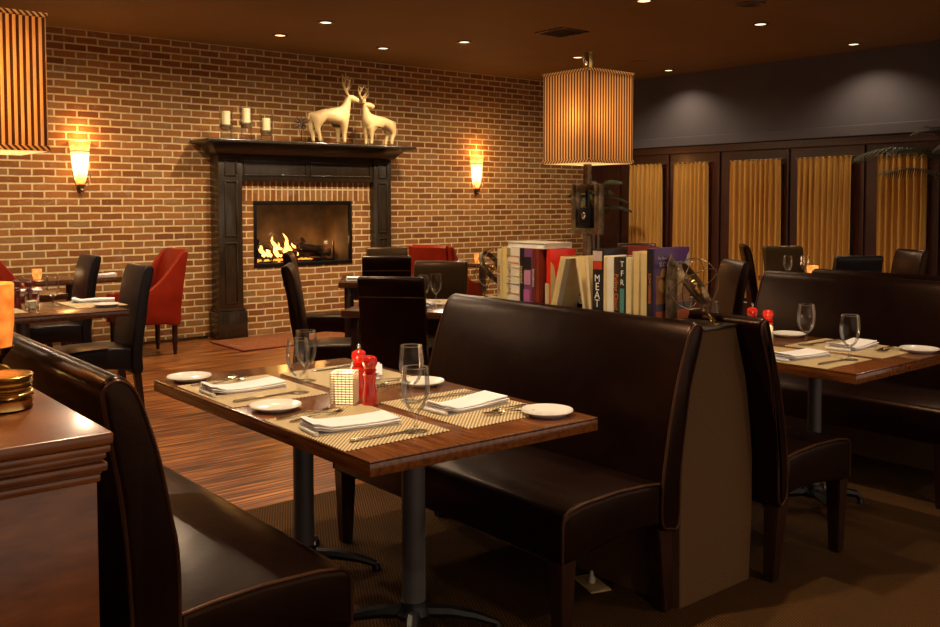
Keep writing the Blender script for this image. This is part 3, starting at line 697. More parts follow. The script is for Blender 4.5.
def wing_chair(label, loc, rz):
    t = thing('wing_chair', label, 'chair', loc, rz, 'red leather wing chairs'); h = .26; m = MT['leather_red']
    side = [(.27, .29), (.27, .53), (.22, .545), (.14, .565), (.04, .61), (-.05, .68), (-.13, .77), (-.20, .86), (-.25, .925), (-.275, .945), (-.31, .935), (-.30, .86), (-.275, .70), (-.25, .52), (-.235, .40), (-.225, .27), (-.10, .285), (.1, .292)]
    for s_ in (-1, 1):
        bm = NB(); a, b_ = sorted((s_*h, s_*(h-.055))); prism(bm, smoothpoly(side, 2), 'y', a, b_, .014, 3); obj('side_wing', bm, m, t, 40)
    bk = [(-.13, .30), (-.15, .47), (-.175, .62), (-.21, .78), (-.25, .90), (-.275, .955), (-.31, .958), (-.33, .93), (-.305, .78), (-.275, .58), (-.25, .42), (-.235, .28)]
    bm = NB(); prism(bm, bk, 'y', -h+.056, h-.056, .012, 2); obj('backrest', bm, m, t, 40)
    bm = NB(); bx(bm, -.13, .265, -h+.056, h-.056, .295, .47, .03, 3); obj('seat', bm, m, t, 40)
    for s_ in (-1, 1):
        for x in (.225, -.19):
            bm = NB(); lathe(bm, [(0, .0), (.014, 0), (.017, .03), (.022, .06), (.018, .075), (.024, .10), (.026, .29), (0, .29)], 12, c=(x, s_*(h-.05), 0)); obj('leg', bm, MT['legwood'], t)
    return t
wing_chair('bright red leather wing chair facing left, against the brick wall left of the fireplace', (3.10, 8.45, 0), PI)
wing_chair('red leather wing chair cut off by the left edge, near the orange candle', (2.06, 8.30, 0), .0)
wing_chair('red leather wing chair beyond the olive-lit chair right of the fireplace', (5.86, 7.52, 0), .35)

# ------------------------------------------------------------------ tables
def pedestal(t, x, y, ztop, rot=0, R=.27, r=.038):
    bm = NB(); lathe(bm, [(0, .075), (r, .075), (r, ztop), (0, ztop)], 28, c=(x, y, 0)); obj('pole', bm, MT['steel'], t)
    bm = NB(); lathe(bm, [(0, .045), (.055, .045), (.058, .062), (.046, .078), (.044, .10), (0, .10)], 24, c=(x, y, 0))
    for k in range(4):
        a = rot+k*PI/2; d = Vector((math.cos(a), math.sin(a), 0)); c = Vector((x, y, 0))
        tube(bm, [c+d*.03+Vector((0, 0, .062)), c+d*.12+Vector((0, 0, .060)), c+d*.2+Vector((0, 0, .045)), c+d*R+Vector((0, 0, .022))], [.024, .022, .017, .012], 8)
        lathe(bm, [(0, .0), (.016, 0), (.016, .012), (.008, .026), (0, .026)], 12, c=tuple(c+d*R))
    obj('spider_base', bm, MT['black_iron'], t)
def slab(bm, hx, hy, z0=.71, z1=.75): bx(bm, -hx, hx, -hy, hy, z0, z1-.0065, .0025); bx(bm, -hx-.0, hx+.0, -hy, hy, z1-.006, z1, .0028)
t1 = thing('dining_table', 'long walnut dining table in the foreground, set for four', 'table', (1.617, 2.562, 0), -.0, 'restaurant tables')
bm = NB(); slab(bm, .388, .69)
for v in bm.verts: v.co.y += -.04*v.co.x; v.co.x += -.008*v.co.y
obj('tabletop', bm, MT['table'], t1)
pedestal(t1, .118, -.162, .71, -.68); pedestal(t1, .09, .50, .71, -.68)
t2 = thing('dining_table', 'walnut dining table at the right edge, set with two visible wine glasses', 'table', (3.612, 2.400, 0), 0, 'restaurant tables')
bm = NB(); slab(bm, .3705, .68); obj('tabletop', bm, MT['table'], t2)
pedestal(t2, .26, -.15, .71, .95, .22, .03); pedestal(t2, .0, .355, .71, .6, .21, .03)
def sqtable(label, loc, rz, hx=.36, hy=.36, mat='tabledark', legs=False):
    t = thing('dining_table', label, 'table', loc, rz, 'restaurant tables'); bm = NB(); slab(bm, hx, hy); obj('tabletop', bm, MT[mat], t)
    if legs:
        bm = NB()
        for s_ in (-1, 1): bx(bm, -hx+.05, hx-.05, s_*(hy-.06)-.01, s_*(hy-.06)+.01, .61, .7095); bx(bm, s_*(hx-.06)-.01, s_*(hx-.06)+.01, -hy+.05, hy-.05, .61, .7095)
        obj('apron', bm, MT['legwood'], t)
        for sx in (-1, 1):
            for sy_ in (-1, 1): bm = NB(); bx(bm, sx*(hx-.07)-.025, sx*(hx-.07)+.025, sy_*(hy-.07)-.025, sy_*(hy-.07)+.025, 0, .7095, .003); obj('leg', bm, MT['legwood'], t)
    else: pedestal(t, 0, 0, .71, .5, min(hx, hy)*.75)
    return t
sqtable('dark dining table at the left edge with a white napkin and a wine glass', (1.44, 5.92, 0), -.04, .51, .37)
sqtable('dark dining table just behind the left-hand one, with pale napkins', (1.5, 7.12, 0), 0, .45, .34)
sqtable('dark dining table against the brick wall beside the red wing chair', (2.42, 8.35, 0), 0, .37, .36)
sqtable('dark table with apron and legs between the nearest back-view chair and the olive-lit chair', T5, a5, .38, .38, 'tabledark', True)
sqtable('dark table with a folded napkin in front of the brick below the fireplace', T6, a6, .38, .38, 'tabledark', True)
sqtable('dark table behind the books with a small red candle', (6.40, 7.58, 0), .35, .36, .36)
sqtable('dark table in front of the curtains with a red candle and glasses', T8, a8, .34, .34, 'tabledark')

# ------------------------------------------------------------------ tableware
def mat_(label, x, y, rz=0, sx=.34, sy=.44, grp='woven placemats'):
    bm = NB(); bx(bm, -sx/2, sx/2, -sy/2, sy/2, 0.0004, .0022); o = tag(obj('placemat', bm, MT['mat'], loc=(x, y, .75)), label, 'placemat', grp); o.rotation_euler.z = rz
def napkin(label, x, y, rz, L=.26, W=.115, z=.7522, seed=0):
    rnd = random.Random(seed); bm = NB(); n = 16
    # folded strip: layers wrap round the left end, slightly fanned
    lay = [(.0, .003, 0), (.0038, .0068, .004), (.0076, .0106, -.004), (.0114, .0145, .003)]
    for li, (za, zb, dy) in enumerate(lay):
        t = NB(); top = []; bot = []
        for i in range(n+1):
            u = i/n; x_ = -L/2+L*u; lift = (.010+.004*li)*math.exp(-((u-.02)/.12)**2)*(li > 0)*.7+.006*li/3*math.sin(u*5+seed)*.4+.002*li*u
            ww = W/2*(1-.03*li)*(1 - .12*math.exp(-((u)/.05)**2)); dd = dy+.004*math.sin(u*3+seed)
            top.append((t.verts.new((x_, -ww+dd, zb+lift)), t.verts.new((x_, ww+dd, zb+lift*1.2)))); bot.append((t.verts.new((x_, -ww+dd, za+lift)), t.verts.new((x_, ww+dd, za+lift*1.2))))
        for i in range(n):
            t.faces.new((top[i][0], top[i+1][0], top[i+1][1], top[i][1])); t.faces.new((bot[i][0], bot[i][1], bot[i+1][1], bot[i+1][0]))
            t.faces.new((bot[i][0], bot[i+1][0], top[i+1][0], top[i][0])); t.faces.new((bot[i][1], top[i][1], top[i+1][1], bot[i+1][1]))
        t.faces.new((bot[0][0], top[0][0], top[0][1], bot[0][1])); t.faces.new((bot[n][0], bot[n][1], top[n][1], top[n][0]))
        bmesh.ops.recalc_face_normals(t, faces=t.faces[:]); merge(bm, t)
    # rounded fold joining the layers at one end
    tube(bm, [(-L/2+.003, -W/2*.95, .0068), (-L/2+.001, 0, .007), (-L/2+.003, W/2*.95, .0068)], .0062, 12)
    o = tag(obj('napkin', bm, MT['napkin'], loc=(x, y, z), smooth=50), label, 'napkin', 'folded white napkins'); o.rotation_euler.z = rz; return o
def plate(label, x, y, r=.078, z=.7505):
    bm = NB(); lathe(bm, [(0, .003), (.045, .003), (.052, .0), (.056, .002), (r-.004, .0125), (r, .0145), (r-.001, .017), (r-.01, .0145), (.053, .0065), (0, .006)], 40)
    tag(obj('bread_plate', bm, MT['porcelain'], loc=(x, y, z)), label, 'plate', 'white bread plates')
def fork(label, x, y, rz, L=.19, z=.7528):
    bm = NB()
    def strip(pts):   # (x, halfwidth, z)
        t = NB(); A = []
        for px, hw, pz in pts: A.append([t.verts.new(q) for q in ((px, -hw, pz), (px, hw, pz), (px, hw, pz-.0018), (px, -hw, pz-.0018))])
        for a, b_ in zip(A, A[1:]):
            for k in range(4): t.faces.new((a[k], b_[k], b_[(k+1) % 4], a[(k+1) % 4]))
        t.faces.new(A[0][::-1]); t.faces.new(A[-1]); bmesh.ops.recalc_face_normals(t, faces=t.faces[:]); merge(bm, t)
    strip([(-L/2, .006, .003), (-L/2+.02, .0085, .004), (-.02, .0045, .007), (.025, .0032, .010), (.042, .008, .0075), (.05, .0115, .005)])
    for k in range(4):
        t_ = -.009+.006*k
        M = Matrix.Translation((0, t_, 0)); bx(bm, .049, .07, -.0018, .0018, .0025, .0045, M=M); 
        tube(bm, [(.069, t_, .0035), (.085, t_, .005), (L/2+.002, t_, .009)], [.0018, .0016, .0008], 5)
    o = tag(obj('fork', bm, MT['silver'], loc=(x, y, z)), label, 'fork', 'table forks'); o.rotation_euler.z = rz
def knife(label, x, y, rz, L=.22, z=.7528):
    bm = NB(); P = [(-L/2, -.006), (-L/2, .006), (-.0, .0055), (.012, .009), (L/2-.03, .010), (L/2-.008, .004), (L/2, -.004), (L/2-.02, -.006), (.01, -.005), (0, -.0055)]
    prism(bm, P, 'z', .0005, .003, .0008, 1); prism(bm, [(-L/2+.002, -.005), (-L/2+.002, .005), (-.004, .0045), (-.004, -.0045)], 'z', .0025, .0065, .0015, 2)
    o = tag(obj('knife', bm, MT['silver'], loc=(x, y, z)), label, 'knife', 'table knives'); o.rotation_euler.z = rz
def goblet(label, x, y, z=.7523, s=1, grp='stemmed water glasses'):
    t = thing('wine_glass', label, 'wine glass', (x, y, z), 0, grp); t.scale = (s, s, s)
    bm = NB(); lathe(bm, [(0, .0005), (.033, .0005), (.034, .002), (.02, .005), (.007, .010), (.0048, .02), (.0046, .040), (.006, .050), (.013, .0565), (.018, .0605), (.015, .0615), (.006, .063), (0, .063)], 32); obj('stem', bm, MT['goblet'], t, 60)
    bm = NB(); lathe(bm, [(.018, .0605), (.026, .070), (.034, .087), (.0380, .106), (.0392, .122), (.0385, .142), (.0362, .162), (.0345, .1775)], 40)
    obj('bowl', bm, MT['goblet'], t, 80)
    bm = NB(); tube(bm, [(.0345*math.cos(2*PI*k/40), .0345*math.sin(2*PI*k/40), .1778) for k in range(40)], .0009, 6, closed=True)
    obj('rim', bm, MT['glass'], t, 80); return t
def mill(label, x, y, knob=True, z=.7505, s=1, m='redgloss'):
    t = thing('pepper_mill', label, 'mill', (x, y, z), 0, 'red lacquered mills'); t.scale = (s, s, s)
    bm = NB(); lathe(bm, [(0, 0), (.024, 0), (.0245, .006), (.022, .012), (.0235, .018), (.0215, .035), (.019, .055), (.0175, .072), (.020, .088), (.0225, .094), (.0215, .099), (.017, .102), (0, .102)], 28); obj('body', bm, MT[m], t, 50)
    bm = NB(); lathe(bm, [(0, .103), (.017, .103), (.0215, .108), (.0175, .114), (.019, .119), (.0235, .128), (.0245, .137), (.021, .148), (.012, .1535), (0, .154)], 28); hd = obj('head', bm, MT[m], t, 50)
    if knob: bm = NB(); lathe(bm, [(0, .153), (.005, .154), (.0035, .16), (.006, .163), (.0065, .168), (.004, .172), (0, .173)], 16); obj('chrome_knob', bm, MT['chrome'], hd, 50)['label'] = 'chrome knob'
    return t
def votive(label, x, y, z=.7505, red=False, s=1, lit=True):
    t = thing('candle_holder', label, 'candle holder', (x, y, z), .78 if not red else 0, None); t.scale = (s, s, s)
    if not red:
        bm = NB(); h = .036; n = 13
        for k in range(n):
            zz = .006+.094*k/(n-1); pts = []
            for a, b_ in ((h, h), (-h, h), (-h, -h), (h, -h)):
                sgn = 1 if k % 2 else -1
                pts.append((a, b_, zz))
            P = []
            for i in range(4):
                p, q = Vector(pts[i]), Vector(pts[(i+1) % 4]); nrm = Vector(((p+q).x, (p+q).y, 0)).normalized()
                for j in range(6):
                    u = j/6; P.append(p.lerp(q, u)+nrm*.0012*(1 if (j+k) % 2 else -1)*(j > 0))
            tube(bm, P, .0021, 6, closed=True)
        for i in range(4):
            p, q = [Vector(v) for v in ((((h, h), (-h, h)), ((-h, h), (-h, -h)), ((-h, -h), (h, -h)), ((h, -h), (h, h)))[i])]
            for j in range(6):
                c = p.lerp(q, j/6); tube(bm, [(c.x, c.y, .001), (c.x, c.y, .101)], .0013, 5)
        obj('woven_holder', bm, MT['offwhite'], t, 60)
        bm = NB(); lathe(bm, [(0, .002), (.028, .002), (.031, .085), (.029, .085), (.026, .006), (0, .006)], 24); obj('inner_glass', bm, MT['votiveglass'], t)
        zf = .03
    else:
        bm = NB(); lathe(bm, [(0, .001), (.028, .001), (.036, .03), (.038, .085), (.035, .085), (.033, .03), (.025, .008), (0, .008)], 24); obj('red_glass', bm, MT['redvotive'], t, 50); zf = .03
    bm = NB(); lathe(bm, [(0, .0085), (.022, .0085), (.022, zf), (0, zf)], 16); obj('candle', bm, MT['wax'], t)
    bm = NB(); lathe(bm, [(0, zf), (.005, zf+.008), (.0045, zf+.016), (0, zf+.032)], 10); obj('flame', bm, MT['wick_flame'], t)
    light('candle_light', 'POINT', (0, 0, zf+.075), VOTIVE_W, WARM, t, .02); return t
# --- front table, four places
def place(px, py, head, name, T, nap, pl, gl, forks=None, kn=None, seed=0, glass_name=None, zt=0):
    """head: +1 diner looks to +x, -1 to -x"""
    mat_('woven tan placemat at the %s of the %s' % (name, T), px, py)
    f1, f2 = forks; 
    fork('outer of the two forks at the %s of the %s' % (name, T), *f1); fork('inner of the two forks at the %s of the %s' % (name, T), *f2)
    knife('knife at the %s of the %s' % (name, T), *kn)
    napkin('folded white napkin at the %s of the %s' % (name, T), *nap, seed=seed)
    plate('white bread plate at the %s of the %s' % (name, T), *pl)
    goblet('stemmed glass at the %s of the %s' % (name, T), *gl)
def set_four(dx, dy, T):
    place(1.405+dx, 2.222+dy, 1, 'near left place', T, (1.385+dx, 2.215+dy, -.10), (1.330+dx, 2.552+dy), (1.492+dx, 2.052+dy),
          ((1.355+dx, 2.425+dy, .10), (1.37+dx, 2.375+dy, .12)), (1.40+dx, 2.062+dy, -.05), 1)
    place(1.408+dx, 2.872+dy, 1, 'far left place', T, (1.385+dx, 2.885+dy, -.02), (1.318+dx, 3.178+dy), (1.502+dx, 2.722+dy),
          ((1.365+dx, 3.075+dy, .25), (1.385+dx, 3.03+dy, .22)), (1.38+dx, 2.725+dy, .05), 2)
    place(1.795+dx, 2.205+dy, -1, 'near right place', T, (1.795+dx, 2.205+dy, .05), (1.915+dx, 1.972+dy), (1.708+dx, 2.370+dy),
          ((1.845+dx, 2.045+dy, PI-.25), (1.855+dx, 2.09+dy, PI+.12)), (1.84+dx, 2.36+dy, PI-.1), 3)
    place(1.795+dx, 2.865+dy, -1, 'far right place', T, (1.855+dx, 2.86+dy, .95), (1.900+dx, 2.575+dy), (1.625+dx, 2.888+dy),
          ((1.84+dx, 2.66+dy, PI+.2), (1.84+dx, 2.70+dy, PI-.1)), (1.84+dx, 3.03+dy, PI), 4)
set_four(0, 0, 'front table')
set_four(2.007, -.165, 'right-hand table')
votive('white woven square candle holder glowing in the middle of the front table', 1.533, 2.485)
mill('red lacquered salt mill without knob, nearer of the two on the front table', 1.588, 2.425, False)
mill('red lacquered pepper mill with chrome knob on the front table', 1.625, 2.545, True)
mill('red lacquered salt mill, nearer of the two on the right-hand table', 3.615, 2.33, False)
mill('red lacquered pepper mill with chrome knob on the right-hand table', 3.645, 2.43, True)
votive('woven candle holder on the right-hand table behind the bench end', 3.48, 2.27)
# --- background tables
mat_('tan placemat under the napkin on the left-edge table', 1.86, 5.98, 0, .30, .42)
mat_('tan placemat at the left end of the left-edge table', 1.22, 5.92, 0, .42, .36)
napkin('white napkin on the table at the left edge', 1.90, 6.08, -.35, .25, .11, seed=5)
plate('white bread plate at the right end of the left-edge table', 1.885, 5.79)
goblet('stemmed glass on the left-edge table between the red mills and the napkin', 1.64, 6.02)
goblet('stemmed glass half hidden by the orange candle on the left-edge table', 1.20, 5.98)
mill('dark red mill on the left-edge table, left of its candle', 1.44, 6.04, False, s=1.1, m='darkred')
mill('dark red mill on the left-edge table, behind its candle', 1.53, 6.12, False, m='darkred')
t = thing('candle_holder', 'silver-grey glass candle holder in front of the dark red mills at the left', 'candle holder', (1.49, 5.90, .7505))
bm = NB(); lathe(bm, [(0, .001), (.036, .001), (.040, .03), (.040, .105), (.037, .105), (.037, .03), (.03, .008), (0, .008)], 24); obj('ribbed_glass', bm, MT['glass'], t, 50)
bm = NB(); lathe(bm, [(0, .009), (.028, .009), (.028, .05), (0, .05)], 16); obj('candle', bm, MT['wax'], t)
napkin('white napkin on the second table back at the left, left of the tall black chair', 1.72, 7.05, .1, .24, .11, seed=6, z=.7505)
napkin('white napkin at the left end of the second table back', 1.36, 7.12, .2, .24, .11, seed=7, z=.7505)
t = thing('bowl', 'dark bronze bowl on the second table back at the left', 'bowl', (1.56, 7.28, .7505))
bm = NB(); lathe(bm, [(0, .001), (.04, .001), (.09, .03), (.11, .065), (.106, .066), (.085, .034), (0, .008)], 24); obj('body', bm, MT['bronze'], t, 50)
napkin('white napkin on the table by the brick wall, left of the red wing chair', 2.66, 8.24, .0, .20, .12, seed=8, z=.7505)
votive('small lit red candle glass on the table by the left brick wall', 2.12, 8.22, red=True)
napkin('white napkin on the table beyond the curved chair, left of the back-view chair', 3.13, 4.66, .9, .20, .12, seed=9, z=.7505)
napkin('folded napkin on the table below the fireplace brick', 4.06, 6.42, 1.0, .26, .13, seed=10, z=.7505)
mat_('tan placemat in front of the olive-lit chair', T5.x+.14, T5.y+.10, a5, .30, .40)
goblet('left of the two small glasses in front of the olive-lit chair', 3.43, 4.63, z=.7525)
goblet('right of the two small glasses in front of the olive-lit chair', 3.55, 4.66, z=.7525)
mill('red mill left of the two small glasses in front of the olive-lit chair', 3.30, 4.64, False)
napkin('crumpled white napkin beside the red mill at the middle table', 3.37, 4.53, .6, .14, .10, seed=12, z=.7525)
votive('small lit red candle glass on the table behind the books', 6.16, 7.36, red=True, s=1.15)
votive('lit red candle glass between two chairs at the far right table', 7.06, 4.14, red=True, s=1.2)
mat_('tan placemat on the far right table', 7.14, 4.22, a8, .26, .4)
napkin('white napkin on the far right table in front of the camera-facing chair', 6.86, 4.22, .5, .16, .12, seed=13)
goblet('left of the two tiny glasses on the far right table', 6.98, 4.32, z=.7525)
goblet('right of the two tiny glasses on the far right table', 7.08, 4.22, z=.7525)

# console-top objects
t = thing('dish_stack', 'stack of aged brass dishes on the wooden console', 'dishes', (.475, 2.11, .9505)); t.scale = (.88, .88, .88)
for k, (r, z0, hh) in enumerate([(.062, 0, .027), (.064, .0275, .016), (.060, .044, .013), (.062, .0575, .012), (.063, .070, .014)]):
    bm = NB(); lathe(bm, [(0, z0+.001), (r-.006, z0+.001), (r, z0+.004), (r-.002, z0+hh*.5), (r+.001, z0+hh-.003), (r-.003, z0+hh), (r-.012, z0+hh-.002), (0, z0+hh-.004)], 40); obj('dish', bm, MT['brass'], t, 50)
t = thing('pillar_candle', 'tall glowing orange candle at the left edge on the wooden console', 'candle', (.522, 2.46, .9505))
bm = NB(); lathe(bm, [(0, .001), (.05, .001), (.052, .01), (.03, .03), (.028, .05), (.048, .075), (.055, .085), (0, .085)], 28); obj('brass_foot', bm, MT['brass'], t, 50)
bm = NB(); lathe(bm, [(0, .086), (.050, .086), (.056, .14), (.058, .235), (.054, .238), (.050, .228), (0, .224)], 32); obj('orange_wax', bm, MT['orangeglass'], t, 50)
for k in range(3):
    bm = NB(); a = k*2.1; lathe(bm, [(0, .2245), (.004, .233), (.0035, .243), (0, .256)], 8, c=(.022*math.cos(a), .022*math.sin(a), 0)); obj('flame', bm, MT['wick_flame'], t)
light('candle_light', 'POINT', (0, 0, .30), .6, WARM2, t, .02)
bm = NB(); R_ = .030
for k in range(3): tube(bm, [(R_*math.cos(2*PI*i/28)*(1-.22*k), .004*k, .036+R_*math.sin(2*PI*i/28)*(1-.22*k)) for i in range(28)], .005, 7, closed=True)
o = tag(obj('brass_ring_ornament', bm, MT['brass'], loc=(.500, 2.27, .951)), 'small brass coiled ring ornament in front of the orange candle', 'ornament'); o.rotation_euler.z = -.5

# ------------------------------------------------------------------ square-shaded lamps
def lamp(label, x, y, zb, pw=1):
    t = thing('table_lamp', label, 'lamp', (x, y, zb), 0, 'lamps with striped square shades')
    s = .128; z0, z1 = 1.535-zb, 1.900-zb
    if x < 1: z0 -= .02; z1 -= .03
    bm = NB(); bx(bm, -.028, .028, -.03, .03, .0, .018, .003); obj('base', bm, MT['blackmetal'], t)
    bm = NB(); q = .0125; bx(bm, -q, q, -q, q, .018, .30, .0015); bx(bm, -q, q, -q, q, .505, z1+.006, .0015); obj('pole', bm, MT['bronze'], t)
    bm = NB(); a, zc0, zc1 = .078, .30, .445+.06
    bx(bm, -.016, .016, -a, -a+.026, zc0, zc1, .002); bx(bm, -.016, .016, a-.026, a, zc0, zc1, .002); bx(bm, -.016, .016, -a+.026, a-.026, zc0, zc0+.026, .002); bx(bm, -.016, .016, -a+.026, a-.026, zc1-.026, zc1, .002)
    obj('square_frame', bm, MT['bronze'], t)
    bm = NB(); bx(bm, -.02, .02, -.034, .034, zc0+.0265, zc0+.11, .003); bx(bm, -.006, .006, -.006, .006, zc0+.11, zc1-.0265); jb = obj('frame_block', bm, MT['blackmetal'], t)
    bm = NB(); bmesh.ops.create_icosphere(bm, subdivisions=2, radius=.014, matrix=Matrix.Translation((-.022, 0, zc0+.075)) @ Matrix.Diagonal((.6, .8, 1.2, 1))); obj('jewel', bm, MT['chrome'], jb)
    bm = NB(); wv = .003
    for (x0, x1, y0, y1) in ((-s, s, -s, -s+wv), (-s, s, s-wv, s), (-s, -s+wv, -s+wv, s-wv), (s-wv, s, -s+wv, s-wv)): bx(bm, x0, x1, y0, y1, z0+.015, z1-.012)
    obj('shade', bm, MT['shade'], t, 0)
    for nm, a0, a1 in (('lower_trim', z0, z0+.0148), ('upper_trim', z1-.0118, z1)):
        bm = NB(); e = .004
        for (x0, x1, y0, y1) in ((-s-e, s+e, -s-e, -s+wv), (-s-e, s+e, s-wv, s+e), (-s-e, -s+wv, -s+wv, s-wv), (s-wv, s+e, -s+wv, s-wv)): bx(bm, x0, x1, y0, y1, a0, a1, .0015)
        obj(nm, bm, MT['shadetrim'], t, 0)
    bm = NB(); c = .018
    for (x0, x1, y0, y1) in ((-s+wv, s-wv, -s+wv, -c), (-s+wv, s-wv, c, s-wv), (-s+wv, -c, -c, c), (c, s-wv, -c, c)): bx(bm, x0, x1, y0, y1, z0-.0015, z0+.0005)
    obj('diffuser', bm, MT['diffuser'], t, 0)
    bm = NB(); bx(bm, -.006, .006, -.006, .006, z1+.006, z1+.012); bx(bm, -.012, .012, -.018, .018, z1+.012, z1+.085, .002); fo = obj('finial', bm, MT['brass'], t)
    bm = NB(); bmesh.ops.create_icosphere(bm, subdivisions=2, radius=.011, matrix=Matrix.Translation((-.014, 0, z1+.045)) @ Matrix.Diagonal((.6, .8, 1.2, 1))); obj('jewel', bm, MT['chrome'], fo)
    zm = (z0+z1)/2
    light('lamp_bulb', 'POINT', (-.07, -.05, zm), SHADE_W*.5*pw, LAMPC, t, .04); light('lamp_bulb', 'POINT', (.06, .06, zm-.03), SHADE_W*.5*pw, LAMPC, t, .04)
    return t
lamp('tall lamp with a dark-and-gold striped square shade rising behind the books', 2.79, 2.640, .9485, .55)
lamp('striped square lamp shade cut off by the top left corner', .572, 2.705, .9505, 1.3)

# ------------------------------------------------------------------ books on the divider
ZS = .9485
def text_mesh(s, size, mat, parent, loc, rot, name='lettering', depth=.0004, align='CENTER', sx=1):
    c = bpy.data.curves.new('t', 'FONT'); c.body = s; c.size = size; c.extrude = depth; c.align_x = align; c.align_y = 'CENTER'
    o = bpy.data.objects.new('t', c); COL.objects.link(o); bpy.context.view_layer.update()
    me = bpy.data.meshes.new_from_object(o.evaluated_get(bpy.context.evaluated_depsgraph_get())); me.name = name
    bpy.data.objects.remove(o); me.materials.clear(); me.materials.append(mat)
    r = bpy.data.objects.new(name, me); COL.objects.link(r); r.parent = parent; r.location = loc; r.rotation_euler = rot; r.scale = (sx, 1, 1); return r
SPINE = (PI/2, -PI/2, -PI/2)
def spine_rot(up_down=True):
    # text lying on the spine (normal -x), reading top to bottom
    M = Matrix(((0, 0, -1), (0, -1, 0), (-1, 0, 0))).transposed()
    # columns: text-x -> -z, text-y -> -y ... built explicitly
    m = Matrix.Identity(3); m.col[0] = Vector((0, 0, -1)); m.col[2] = Vector((-1, 0, 0)); m.col[1] = m.col[2].cross(m.col[0]); return m.to_euler()
def spine_upright():
    m = Matrix.Identity(3); m.col[0] = Vector((0, -1, 0)); m.col[1] = Vector((0, 0, 1)); m.col[2] = Vector((-1, 0, 0)); return m.to_euler()
PAGE = plain((.72, .60, .38), .8)
def book(label, y1, y0, h, cover, depth=.17, x=2.632, lean=0, fore=False, rz=0, z=ZS, pagecol=None):
    """stands on the shelf; spine toward -x unless fore (page edges toward -x); y1>y0"""
    th = y1-y0; t = thing('book', label, 'book', (x, y0+.0004, z), rz, 'books on the divider'); t.rotation_euler = (lean, 0, rz)
    th -= .0008; b = .0025; bm = NB(); D = depth
    bx(bm, 0, D, 0, b, 0, h, .0008); bx(bm, 0, D, th-b, th, 0, h, .0008)
    sp = [(0, 0)]+[(-.004*math.sin(PI*k/6)-.0002, th*k/6) for k in range(7)]+[(0, th), (b, th), (b, 0)]
    if fore: bx(bm, D-b, D, b*.9, th-b*.9, 0, h, .0006)
    else: prism(bm, [(x_, y_) for x_, y_ in sp[1:-1]]+[(b, 0)], 'z', 0, h, .0004, 1)
    obj('cover', bm, cover, t, 40)
    bm = NB()
    if fore: bx(bm, .003, D-b-.0003, b+.0002, th-b-.0002, .004, h-.004)
    else: bx(bm, b+.0006, D-.003, b+.0002, th-b-.0002, .004, h-.004)
    obj('pages', bm, pagecol or PAGE, t, 0); return t
CR = plain((.70, .56, .28), .5); CY = plain((.78, .60, .22), .5); WH = plain((.82, .74, .58), .45); BK = plain((.02, .016, .016), .35)
PU = plain((.20, .06, .16), .35); DR = plain((.16, .025, .018), .35); RD = plain((.80, .03, .012), .3); TAN = plain((.66, .50, .22), .5)
VI = plain((.12, .045, .20), .3); GOLD = plain((.75, .55, .2), .4); WHITE = plain((.85, .82, .75), .4); ORG = plain((.70, .22, .03), .45); TEAL = plain((.08, .25, .22), .4)
sr, su = spine_rot(), spine_upright()
def patch(par, mat, y0, y1, z0, z1, x=-.0046, name='printed_band'):
    bm = NB(); bx(bm, x-.0004, x+.0042, y0, y1, z0, z1); return obj(name, bm, mat, par, 0)
b = book('thin cream book with dark spine lettering, farthest left in the row', 3.018, 2.990, .232, CR)
text_mesh('THE KITCHEN', .020, DR, b, (-.0048, .0138, .10), sr)
b = book('yellow-cream book second from the left in the row', 2.989, 2.957, .240, CY)
b = book('thick white book with orange, grey and gold stripes and the word QUINTANAS', 2.956, 2.877, .240, WH)
for z_, m_ in ((.175, ORG), (.203, ORG), (.12, CY), (.155, GOLD), (.085, plain((.2, .2, .2), .5)), (.045, ORG)): patch(b, m_, .002, .076 if z_ != .175 else .05, z_, z_+.004)
patch(b, plain((.35, .28, .12), .5), .052, .074, .205, .238, name='printed_emblem')
text_mesh('QUINTANAS', .024, plain((.3, .2, .06), .5), b, (-.0051, .058, .115), sr)
b = book('black-spined book right of the striped white book', 2.876, 2.849, .240, BK); text_mesh('SEASONS', .018, GOLD, b, (-.0048, .013, .13), sr)
b = book('purple and mauve book with a photographic spine', 2.848, 2.800, .240, PU)
patch(b, plain((.55, .25, .38), .4), .006, .044, .09, .15); patch(b, BK, .004, .045, .155, .205); patch(b, plain((.45, .12, .30), .4), .010, .046, .02, .07)
b = book('narrow dark red book with pale spine lettering, under the flat book', 2.799, 2.780, .240, DR); text_mesh('SAVORING', .015, WHITE, b, (-.0048, .009, .12), sr)
b = book('plain dark red book beside the scarlet one', 2.779, 2.757, .238, plain((.22, .03, .015), .35))
# flat one across the tops
t = thing('book', 'white book lying flat across the tops of the left-hand books', 'book', (2.632, 2.785, ZS+.2405), 0, 'books on the divider')
bm = NB(); bx(bm, 0, .16, -.055, .17, 0, .003, .0008); bx(bm, 0, .16, -.055, .17, .021, .024, .0008); bx(bm, .157, .16, -.055, .17, .003, .021); obj('cover', bm, WH, t, 0)
bm = NB(); bx(bm, .004, .1565, -.052, .167, .0032, .0208); obj('pages', bm, plain((.86, .82, .74), .7), t, 0)
